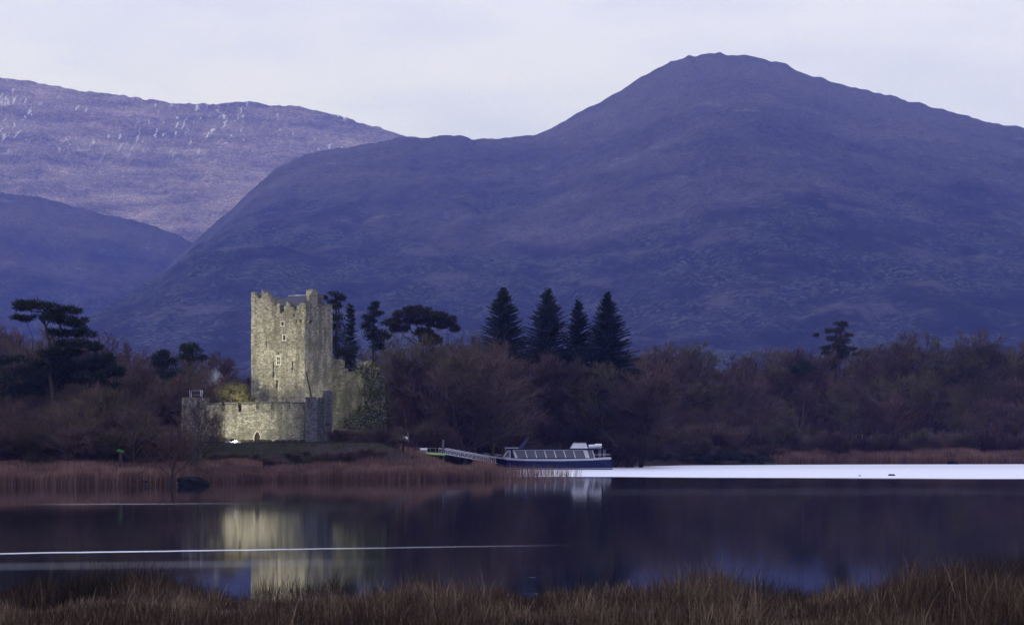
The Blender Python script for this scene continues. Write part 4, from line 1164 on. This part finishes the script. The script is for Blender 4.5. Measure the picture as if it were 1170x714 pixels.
# clump-built evergreens: pines, cedar, ivy bushes
def clumps(centres, rg, per_vol=26, ln=0.5, wd=0.05, flat=0.5, up=0.35):
    P0, P1 = [], []
    for (c, rx, ry, rz) in centres:
        n = int(per_vol * (rx * ry * rz) ** (2 / 3) * 4.2) + 30
        d = rg.normal(size=(n, 3)); d /= np.linalg.norm(d, axis=1, keepdims=True)
        rad = rg.random((n, 1)) ** 0.35
        p = np.array(c) + d * rad * np.array([[rx, ry, rz]]) * (1 + 0.18 * rg.normal(size=(n, 1)))
        o = d + rg.normal(0, 0.5, (n, 3)) + np.array([0, 0, up]); o /= np.linalg.norm(o, axis=1, keepdims=True)
        P0.append(p); P1.append(p + o * ln * rg.uniform(0.6, 1.3, (n, 1)))
    P0 = np.concatenate(P0); P1 = np.concatenate(P1)
    return prisms(P0, P1, np.full(len(P0), wd), np.full(len(P0), wd * 0.3), 3)

def limb_path(p, q, r0, r1, rg, n=6, wig=0.06):
    p, q = np.array(p, float), np.array(q, float)
    L = np.linalg.norm(q - p)
    pts = [p + (q - p) * i / n + (rg.normal(0, wig * L, 3) if 0 < i < n else 0) + np.array([0, 0, -0.12 * L * math.sin(math.pi * i / n)]) for i in range(n + 1)]
    return [(pts[i], pts[i + 1], r0 + (r1 - r0) * i / n, r0 + (r1 - r0) * (i + 1) / n) for i in range(n)]

def clump_tree(name, px, Y, base_py, pads, trunk_pts, mat, label, seed, per=26, ln=0.5, wd=0.05, depth=1.0, trunk_r=0.35, cat='tree', bark='bark', up=0.35):
    """pads: [(px, py, half width px, half height px)], trunk_pts: [(px, py)] from the foot up"""
    rg = np.random.default_rng(seed)
    k = Y / F
    X0 = X_(trunk_pts[0][0], Y); g = gz(X0, Y) if base_py is None else Z_(base_py, Y)
    root = empty(name, (X0, Y, g)); tag(root, label, cat)
    def loc(px_, py_, dy=0.0): return np.array([X_(px_, Y) - X0, dy, Z_(py_, Y) - g])
    segs = []
    tp = [loc(*trunk_pts[0]) * 0 + np.array([0, 0, -0.4])] + [loc(a, b) for a, b in trunk_pts[1:]]
    nT = len(tp) - 1
    for i in range(nT):
        segs += limb_path(tp[i], tp[i + 1], trunk_r * (1 - 0.7 * i / nT), trunk_r * (1 - 0.7 * (i + 1) / nT), rg, 4, 0.02)
    cs = []
    for (a, b, hw, hh) in pads:
        dy = rg.uniform(-1, 1) * hw * k * 0.7 * depth
        c = loc(a, b, dy)
        nn = max(2, int(hw / hh))
        tb = tp[min(len(tp) - 1, max(1, int(rg.integers(max(1, nT // 2), nT + 1))))]
        segs += limb_path(tb, c, trunk_r * 0.3, 0.03, rg, 6, 0.05)
        for q in range(nn * 2 + 1):
            o = np.array([rg.uniform(-1, 1) * hw * k * 0.72, rg.uniform(-1, 1) * hw * k * 0.6 * depth, rg.uniform(-0.5, 0.5) * hh * k])
            edge = 1 - 0.5 * abs(o[0]) / (hw * k)
            s = hh * k * rg.uniform(0.55, 0.95) * edge
            cs.append((c + o, s * 1.7, s * 1.7, s * 0.75))
            if rg.random() < 0.5: segs += limb_path(c, c + o, 0.05, 0.02, rg, 3, 0.04)
    P0 = np.array([s[0] for s in segs]); P1 = np.array([s[1] for s in segs]); r0 = np.array([s[2] for s in segs]); r1 = np.array([s[3] for s in segs])
    v, f = prisms(P0, P1, r0, r1, 6)
    o = bpy.data.objects.new('trunk', make_mesh('trunk', v, f, M[bark])); COL.objects.link(o); o.parent = root
    v, f = clumps(cs, rg, per, ln, wd, up=up)
    o = bpy.data.objects.new('crown', make_mesh('crown', v, f, M[mat])); COL.objects.link(o); o.parent = root
    return root

# flat-layered pine at the far left
clump_tree('pine_tree', 60, 318, None,
           [(46, 349, 32, 5.5), (22, 351, 13, 3.5), (72, 355, 24, 6), (30, 363, 18, 3.5), (60, 364, 20, 5), (84, 369, 22, 6.5), (96, 380, 18, 6.5), (70, 380, 18, 5.5), (64, 392, 16, 6), (58, 404, 12, 8), (64, 418, 12, 9), (92, 392, 20, 5), (108, 397, 14, 5), (75, 402, 18, 5), (112, 410, 20, 6), (92, 416, 18, 6), (126, 424, 13, 6), (102, 432, 20, 7)],
           [(60, 500), (60, 455), (58, 420), (56, 390), (52, 372), (48, 356)], 'pine', 'wide flat-layered pine rising above the wood at the far left', 31, 52, 0.45, 0.06)
clump_tree('evergreen_tree', 8, 322, None, [(-14, 414, 18, 12), (10, 412, 20, 11), (26, 424, 16, 12), (0, 432, 24, 12), (30, 440, 14, 12), (8, 448, 22, 12)], [(8, 500), (8, 450), (10, 420)], 'needle', 'dense dark evergreen in the left corner, below the flat pine', 32, 24, 0.42, 0.055, cat='tree')
clump_tree('evergreen_tree', 44, 319, None, [(44, 418, 10, 8), (76, 410, 13, 7), (84, 422, 15, 8), (72, 432, 14, 8), (38, 432, 16, 10), (46, 446, 14, 10), (62, 408, 7, 9), (62, 424, 8, 10), (61, 440, 8, 10)], [(60, 500), (61, 450), (62, 410)], 'needle', 'dark ivy-wrapped tree column beneath the flat pine', 33, 24, 0.4, 0.05)
clump_tree('evergreen_tree', 186, 352, None, [(186, 404, 7, 5), (181, 410, 9, 6), (192, 412, 9, 6), (184, 420, 13, 7), (194, 426, 11, 7), (178, 430, 12, 7)], [(186, 500), (186, 430), (186, 406)], 'needle', 'blunt dark evergreen in the wood left of the tower', 42, 26, 0.4, 0.055)
clump_tree('evergreen_tree', 216, 372, None, [(216, 395, 10, 4), (210, 399, 9, 5), (222, 400, 10, 5), (216, 406, 14, 6), (228, 410, 8, 5)], [(216, 500), (216, 430), (216, 400)], 'pine', 'round-topped evergreen nearest the left side of the tower, behind the turret railing', 43, 26, 0.4, 0.055)
clump_tree('conifer', 427, 396, None, [(428, 347, 4, 3), (427, 352, 8, 4), (430, 358, 10, 4.5), (424, 362, 11, 4.5), (429, 368, 13, 5), (424, 374, 14, 5), (430, 379, 14, 5), (425, 386, 15, 6), (428, 394, 13, 6)], [(427, 505), (427, 420), (427, 380), (428, 350)], 'needle', 'bushy blunt conifer between the tower and the broad flat cedar', 44, 28, 0.4, 0.055)
clump_tree('evergreen_tree', 116, 322, None, [(112, 408, 10, 6), (122, 416, 12, 6), (106, 420, 12, 7), (130, 428, 10, 6), (116, 430, 16, 7), (100, 438, 14, 6), (126, 440, 12, 6)], [(116, 500), (116, 440), (114, 412)], 'pine', 'spreading dark evergreen under the right edge of the flat pine', 45, 28, 0.4, 0.055)
# tall plume-topped conifer at the tower
clump_tree('conifer', 384, 368, None, [(384, 337, 9, 4), (390, 342, 5, 4), (378, 344, 5, 3), (372.5, 340, 2.2, 1.6), (384, 350, 5, 6), (385, 362, 6, 7), (384, 375, 7, 8), (386, 388, 8, 9), (388, 400, 10, 9), (400, 400, 12, 8), (396, 408, 14, 6)], [(385, 505), (385, 420), (385, 375), (384, 340)], 'needle', 'tuft-topped conifer directly behind the right edge of the castle tower', 34, 24, 0.36, 0.045)
# broad cedar
clump_tree('cedar_tree', 488, 430, None, [(476, 354, 20, 4), (490, 358, 24, 5), (462, 361, 18, 5), (506, 363, 16, 4.5), (519, 369, 10, 4), (450, 369, 11, 5), (478, 367, 22, 4), (500, 372, 16, 4), (521, 376, 8, 3), (456, 376, 12, 4), (484, 382, 9, 7), (494, 388, 10, 7), (437, 384, 10, 4)],
           [(486, 500), (484, 420), (482, 395), (476, 370)], 'cedar', 'broad flat-topped cedar on the skyline between the tower and the spruces', 35, 52, 0.5, 0.075)
# lone ragged pine on the right skyline
clump_tree('pine_tree', 955, 622, None, [(957, 370, 6, 3), (964, 371, 4, 3), (960, 377, 7, 4), (947, 378, 4, 2.5), (970, 383, 5, 2.6), (953, 386, 9, 4.5), (963, 389, 8, 5), (933, 383, 2.6, 1.6), (940, 398, 6, 2), (955, 397, 13, 4), (966, 400, 9, 4), (975, 399, 5, 1.5), (961, 406, 12, 4), (944, 404, 7, 2.4), (976, 405, 4, 1.5)],
           [(958, 440), (958, 410), (958, 390), (960, 374)], 'pine', 'lone ragged pine standing above the skyline of the right wood', 36, 22, 0.6, 0.07, bark='bark')
sp = at(948.5, 374, 622); s2 = at(942, 355, 622)
# ivy bush left of the keep and the ivy-dark bushes in the wood
clump_tree('ivy_bush', 262, 338, None, [(252, 446, 9, 6), (264, 441, 9, 5), (276, 444, 9, 6), (270, 452, 14, 7), (256, 456, 12, 6), (280, 456, 8, 8), (246, 460, 6, 5)], [(264, 505), (264, 465), (264, 450)], 'ivy', 'rounded evergreen bush lit yellow-green between the wall and the tower', 37, 30, 0.26, 0.05, cat='bush', up=0.1)
clump_tree('ivy_bush', 718, 480, None, [(712, 409, 12, 5), (722, 413, 12, 7), (706, 417, 12, 7), (728, 424, 10, 7), (716, 430, 14, 8)], [(716, 490), (716, 440), (716, 420)], 'pine', 'dark ivy-clad tree below the rightmost spruce', 38, 20, 0.45, 0.055)
clump_tree('ivy_bush', 920, 560, None, [(918, 415, 7, 5), (924, 421, 7, 6), (914, 426, 7, 6), (905, 422, 5, 3)], [(918, 500), (918, 430)], 'needle', 'small dark ivy-clad tree in the right wood, left below the lone pine', 39, 18, 0.5, 0.06)
clump_tree('holly_bush', 838, 508, None, [(800, 519, 14, 5), (826, 521, 16, 5), (850, 522, 18, 5), (874, 525, 15, 4), (838, 516, 20, 5), (812, 524, 20, 5), (862, 527, 18, 3.5)], [(838, 530), (838, 524)], 'needle', 'low dark evergreen thicket hanging over the water where the white band begins', 40, 26, 0.42, 0.05, trunk_r=0.2, cat='bush')
clump_tree('laurel_bush', 412, 334, None, [(400, 511, 12, 4), (418, 510, 14, 4.5), (434, 511, 12, 5), (446, 510, 10, 5)], [(418, 515), (418, 511)], 'needle', 'low dark evergreen bush at the foot of the ruined hall', 41, 26, 0.24, 0.04, trunk_r=0.1, cat='bush')

# single bare trees that stand out --------------------------------------------
def single(px, py, Y, seed, label, name='bare_tree', spread=0.42, mat='twig', bark='bark', low=0.2, stems=1, lean=0.0, dens=1.0, tw=0.014, rz=0.0, rmul=1.0):
    X = X_(px, Y); g = gz(X, Y); H = Z_(py, Y) - g
    (tv, tf), (cv, cf) = bare_mesh(seed, H, H * spread, stems, low, tw, dens, lean, rmul)
    pr = proto(name, [('trunk', make_mesh('trunk', tv, tf, M[bark])), ('crown', make_mesh('crown', cv, cf, M[mat]))])
    return plant(pr, (X, Y, g), 1.0, rz, label, 'tree')
single(229, 458, 314, 51, 'spreading leafless tree in front of the round turret, dark against the lit wall', spread=0.62, dens=0.75, low=0.16, tw=0.015, stems=2)
single(96, 452, 282, 56, 'leafless tree with pale forked limbs, standing behind the left reeds', spread=0.5, dens=0.7, low=0.22, tw=0.02, mat='twigo', bark='barkpale', stems=2)
single(152, 470, 279, 57, 'small leafless tree behind the fallen tree on the left shore', spread=0.55, dens=0.7, low=0.2, tw=0.02, mat='twig')
single(34, 462, 280, 58, 'leafless tree standing closest to the left edge at the back of the reeds', spread=0.5, dens=0.8, low=0.2, tw=0.02, mat='twig')
single(250, 476, 318, 59, 'thin sapling between the spreading tree and the bright floodlight', spread=0.5, dens=0.6, low=0.2, tw=0.014, mat='twig')
single(467, 446, 368, 52, 'slender pale-stemmed birch beside the shed right of the ruined hall', spread=0.26, mat='twig', bark='barkpale', low=0.35, dens=0.7)
single(441, 470, 350, 53, 'leaning leafless tree before the ruined hall, left of the pale birch', spread=0.5, lean=-0.28, low=0.3, dens=0.7, bark='bark')
single(192, 499, 267.5, 54, 'crooked leafless tree leaning over the reeds left of the dark boulder', spread=0.7, lean=0.25, low=0.3, dens=0.6, tw=0.02, rmul=2.0)
single(818, 478, 522, 55, 'dead pale-branched tree at the right wood edge above the water', spread=0.35, bark='barkpale', mat='barkpale', low=0.3, dens=0.45, stems=2, tw=0.022)

# fallen logs, boulders, waterfowl ----------------------------------------------
rg = np.random.default_rng(61)
lg = at(152, 537, 268); lg.z = gz(lg.x, lg.y)
log = empty('fallen_tree', lg)
tag(log, 'dark fallen tree lying among the reeds of the left shore', 'fallen tree')
segs = limb_path((-2.6, 0, 1.9), (1.8, -0.8, 0.5), 0.26, 0.14, rg, 6, 0.03)
v, f = prisms(*[np.array([s[i] for s in segs]) for i in range(4)], 8); m = MB(); m.addn(v, f); m.build('trunk', M['bark'], log)
segs = limb_path((-0.6, -0.2, 1.3), (1.8, -0.3, 2.0), 0.1, 0.03, rg, 5) + limb_path((-1.6, 0, 1.6), (-2.4, -0.5, 3.2), 0.09, 0.03, rg, 5) + limb_path((0.5, -0.5, 0.9), (2.6, -0.8, 0.4), 0.1, 0.03, rg, 5)
v, f = prisms(*[np.array([s[i] for s in segs]) for i in range(4)], 6); m = MB(); m.addn(v, f); m.build('limb', M['bark'], log)
mp_ = at(137, 513.8, 274)
segs = limb_path((-0.6, 0, 0), (0.6, 0, 0.08), 0.22, 0.14, rg, 4, 0.02)
mo = empty('mossy_stump', (mp_.x, mp_.y, gz(mp_.x, mp_.y)))
tag(mo, 'small stump with a bright green mossy top among bare shrubs on the left shore', 'stump')
zt = mp_.z - gz(mp_.x, mp_.y)
m = MB(); m.bar((0, 0, -0.3), (0.1, 0, zt - 0.15), 0.24, 9, 0.17); m.build('stem', M['bark'], mo)
v, f = clumps([((0.0, -0.1, zt - 0.1), 0.3, 0.25, 0.13), ((0.3, -0.1, zt - 0.2), 0.18, 0.16, 0.1)], rg, 160, 0.12, 0.03); m = MB(); m.addn(v, f); m.build('moss', M['moss'], mo)

def boulder(name, loc, dims, seed, label, mat='rock', cat='rock'):
    rg = np.random.default_rng(seed); V, Fc = [], []
    nu, nv = 20, 12
    for j in range(nv + 1):
        t = math.pi * j / nv
        for k in range(nu):
            a = 2 * math.pi * k / nu
            d = np.array([math.sin(t) * math.cos(a), math.sin(t) * math.sin(a), math.cos(t)])
            n = 1 + 1.3 * float(fbm(np.array(d[0] * 1.4 + d[2] + seed), np.array(d[1] * 1.4 - d[2] * 0.7), 4))
            V.append(tuple(d * n * np.array(dims)))
    for j in range(nv):
        for k in range(nu): Fc.append((j * nu + k, (j + 1) * nu + k, (j + 1) * nu + (k + 1) % nu, j * nu + (k + 1) % nu))
    m = MB(); m.add(V, Fc)
    return tag(m.build(name, M[mat], smooth=False, loc=loc), label, cat)
c = at(218, 549, 268); boulder('boulder', (c.x, c.y, 0.1), (1.7, 1.0, 0.8), 77, 'squat black boulder at the water edge left below the castle')
c = at(1019, 543.5, 345); boulder('rock', (c.x, c.y, 0.02), (0.55, 0.4, 0.26), 72, 'low dark rock breaking the bright white band of water')
c = at(982, 544, 342); boulder('rock', (c.x, c.y, 0.0), (0.24, 0.2, 0.11), 73, 'tiny pale rock in the white band of water, left of the dark rock', 'coping')
c = at(1088, 528, 523); boulder('rock', (c.x, c.y, 0.2), (1.3, 0.8, 0.5), 74, 'dark rock in front of the reeds on the far right shore')

# ------------------------------------------------------------------ reeds and grass
def blade_mesh(name, P, h, wd, lean_x, lean_y, tint, mat, plume=0.0):
    """thin tapering stalks, three-sided at the foot, one mesh"""
    N = len(P)
    rg = np.random.default_rng(abs(hash(name)) % 1000 if False else 5)
    a = rg.uniform(0, 6.283, N)
    ux_, uy_ = np.cos(a), np.sin(a)
    lv = [0.0, 0.45, 0.8, 1.0]
    ws = [1.0, 0.85, 0.5 + plume, 0.08]
    co = np.zeros((N, 8, 3), np.float32)
    for i, (t, wf) in enumerate(zip(lv, ws)):
        bend = t * t
        cx = P[:, 0] + lean_x * h * bend; cyy = P[:, 1] + lean_y * h * bend
        cz = P[:, 2] + h * t * (1 - 0.25 * bend * (lean_x ** 2 + lean_y ** 2))
        for s, sg in enumerate((-1, 1)):
            co[:, i * 2 + s, 0] = cx + sg * ux_ * wd * wf
            co[:, i * 2 + s, 1] = cyy + sg * uy_ * wd * wf
            co[:, i * 2 + s, 2] = cz
    b = (np.arange(N) * 8)[:, None]
    q = np.concatenate([b + np.array([[0, 1, 3, 2]]), b + np.array([[2, 3, 5, 4]]), b + np.array([[4, 5, 7, 6]])])
    return fast_mesh(name, co.reshape(-1, 3), q, mat, False, {'tint': np.repeat(tint, 8)})

def blade_mat(name, stops):
    g = NG(name)
    at_ = g.n('Attribute', attribute_name='tint')
    col = g.ramp(at_.outputs['Fac'], stops)
    g.bsdf(col, 0.85, spec=0.15)
    return g.m
RM = blade_mat('dry_reed', [(0.0, (0.045, 0.027, 0.022)), (0.35, (0.135, 0.076, 0.060)), (0.7, (0.23, 0.135, 0.102)), (1.0, (0.38, 0.25, 0.18))])

def reeds(px0, px1, d0, d1, n, hmin, hmax, seed, dens=None, yfix=None):
    rg = np.random.default_rng(seed)
    px = rg.uniform(px0, px1, n)
    if yfix is None: Y = np.interp(px, SH_PX, SH_Y) + rg.uniform(d0, d1, n)
    else: Y = rg.uniform(yfix[0], yfix[1], n)
    X = X_(px, Y)
    keepm = np.ones(n, bool)
    if dens is not None: keepm = rg.random(n) < np.interp(px, dens[0], dens[1])
    clump = fbm(X / 5.0 + seed, Y / 5.0, 4)
    keepm &= rg.random(n) < np.clip(0.75 + clump * 1.6, 0.15, 1)
    X, Y, clump = X[keepm], Y[keepm], clump[keepm]
    Z = np.maximum(ground_z(X, Y), -0.4)
    h = rg.uniform(hmin, hmax, len(X)) * np.clip(1 + 0.9 * clump + 0.5 * fbm(X / 17 + seed, Y / 30, 3), 0.4, 1.7)
    tint = np.clip(0.45 + clump * 0.7 + fbm(X / 1.2, Y / 1.2 + seed, 2) * 0.5 + rg.normal(0, 0.16, len(X)), 0, 1)
    return np.stack([X, Y, Z], 1), h, tint
parts = [reeds(-80, 215, -1, 13, 44000, 1.05, 1.75, 81), reeds(205, 470, -1, 7, 26000, 0.95, 1.5, 82), reeds(440, 566, -1, 8, 14000, 1.0, 1.7, 83, ([440, 480, 566], [0.1, 1, 1])), reeds(452, 566, 6, 45, 16000, 0.7, 1.2, 88, ([452, 500, 566], [0.0, 1, 1])),
         reeds(540, 665, 0, 0, 4200, 1.2, 2.2, 84, ([540, 580, 620, 665], [1.0, 0.7, 0.45, 0.05]), (322, 350)), reeds(-80, 215, 10, 20, 6000, 0.8, 1.2, 86), reeds(205, 300, 6, 13, 4000, 0.8, 1.2, 87)]
P = np.concatenate([p[0] for p in parts]); h = np.concatenate([p[1] for p in parts]); tint = np.concatenate([p[2] for p in parts])
rg = np.random.default_rng(9); N = len(P)
tag(blade_mesh('reeds', P, h, np.full(N, 0.022), rg.normal(0.03, 0.09, N), rg.normal(0, 0.08, N), tint, RM, 0.25), 'red-brown dry reeds along the left shore below the castle', 'reeds', kind='stuff')
P, h, tint = reeds(880, 1215, -1, 12, 30000, 1.5, 2.3, 85, ([880, 905, 1215], [0.2, 1, 1]))
N = len(P)
tag(blade_mesh('reeds', P, h, np.full(N, 0.03), rg.normal(0.03, 0.09, N), rg.normal(0, 0.08, N), tint, RM, 0.25), 'pale brown dry reeds at the foot of the right wood', 'reeds', kind='stuff')

# rough grass on the castle bank
n = 26000
X = rg.uniform(-52, -12, n); Y = rg.uniform(309, 334, n); Z = ground_z(X, Y)
ok = ~((Y > 330.5) & (X > -49) & (X < -27))
X, Y, Z = X[ok], Y[ok], Z[ok]; n = len(X)
LM = blade_mat('lawn_grass', [(0.0, (0.012, 0.014, 0.007)), (0.5, (0.030, 0.031, 0.014)), (1.0, (0.07, 0.058, 0.032))])
tag(blade_mesh('lawn', np.stack([X, Y, Z], 1), rg.uniform(0.08, 0.28, n), np.full(n, 0.02), rg.normal(0, 0.3, n), rg.normal(0, 0.3, n), np.clip(0.5 + fbm(X / 3, Y / 3) + rg.normal(0, 0.15, n), 0, 1), LM), 'short rough grass on the bank in front of the castle wall', 'grass', kind='stuff')

# foreground rushes and dead grass
GMAT = blade_mat('dead_grass', [(0.0, (0.008, 0.006, 0.004)), (0.28, (0.022, 0.014, 0.009)), (0.52, (0.056, 0.034, 0.021)), (0.74, (0.125, 0.083, 0.052)), (1.0, (0.36, 0.26, 0.17))])
n = 260000
Y = 45 + 36 * rg.random(n) ** 0.9
X = rg.uniform(-1, 1, n) * (Y * 0.232 + 1.5)
pxg = X / Y * F + CX
cl = fbm(X / 1.6 + 4, Y / 2.2, 4); big = fbm(X / 6 + 9, Y / 9 + 2, 3)
edge = np.interp(pxg, [0, 150, 300, 420, 560, 640, 720, 800, 880, 930, 990, 1060, 1120, 1170], [75, 76, 76, 78, 75, 74, 68, 73, 76, 74, 66, 74, 80, 81])
keepm = (rg.random(n) < np.clip(0.55 + cl * 2.6, 0.05, 1)) & (Y < edge + 9.0 * cl + 3 * big)
X, Y, cl, big, pxg = X[keepm], Y[keepm], cl[keepm], big[keepm], pxg[keepm]; n = len(X)
Z = bank_z(X, Y)
fr = sstep(62, 76, Y)
h = rg.uniform(0.35, 0.95, n) * np.clip(1 + 2.6 * cl + 1.8 * big, 0.3, 2.4) * (0.85 + 0.5 * fr)
h = h * np.interp(pxg, [0, 140, 260, 450, 540, 610, 680, 800, 860, 925, 985, 1080, 1170], [0.5, 0.66, 0.5, 0.75, 0.66, 0.4, 0.62, 0.9, 0.85, 0.4, 0.66, 1.0, 0.98])
rush = (rg.random(n) < 0.10)
h = np.where(rush, h * 1.35, h)
tint = np.clip(0.44 - 0.24 * fr + 0.8 * cl - big * 0.7 + rg.normal(0, 0.2, n), 0, 1)
tag(blade_mesh('grass', np.stack([X, Y, Z], 1), np.clip(h, 0.2, 1.9), rg.uniform(0.005, 0.010, n), rg.normal(0.03, 0.22, n), rg.normal(0, 0.2, n), tint, GMAT), 'dark red-brown dead grass and rushes on the near bank across the foot of the picture', 'grass', kind='stuff')
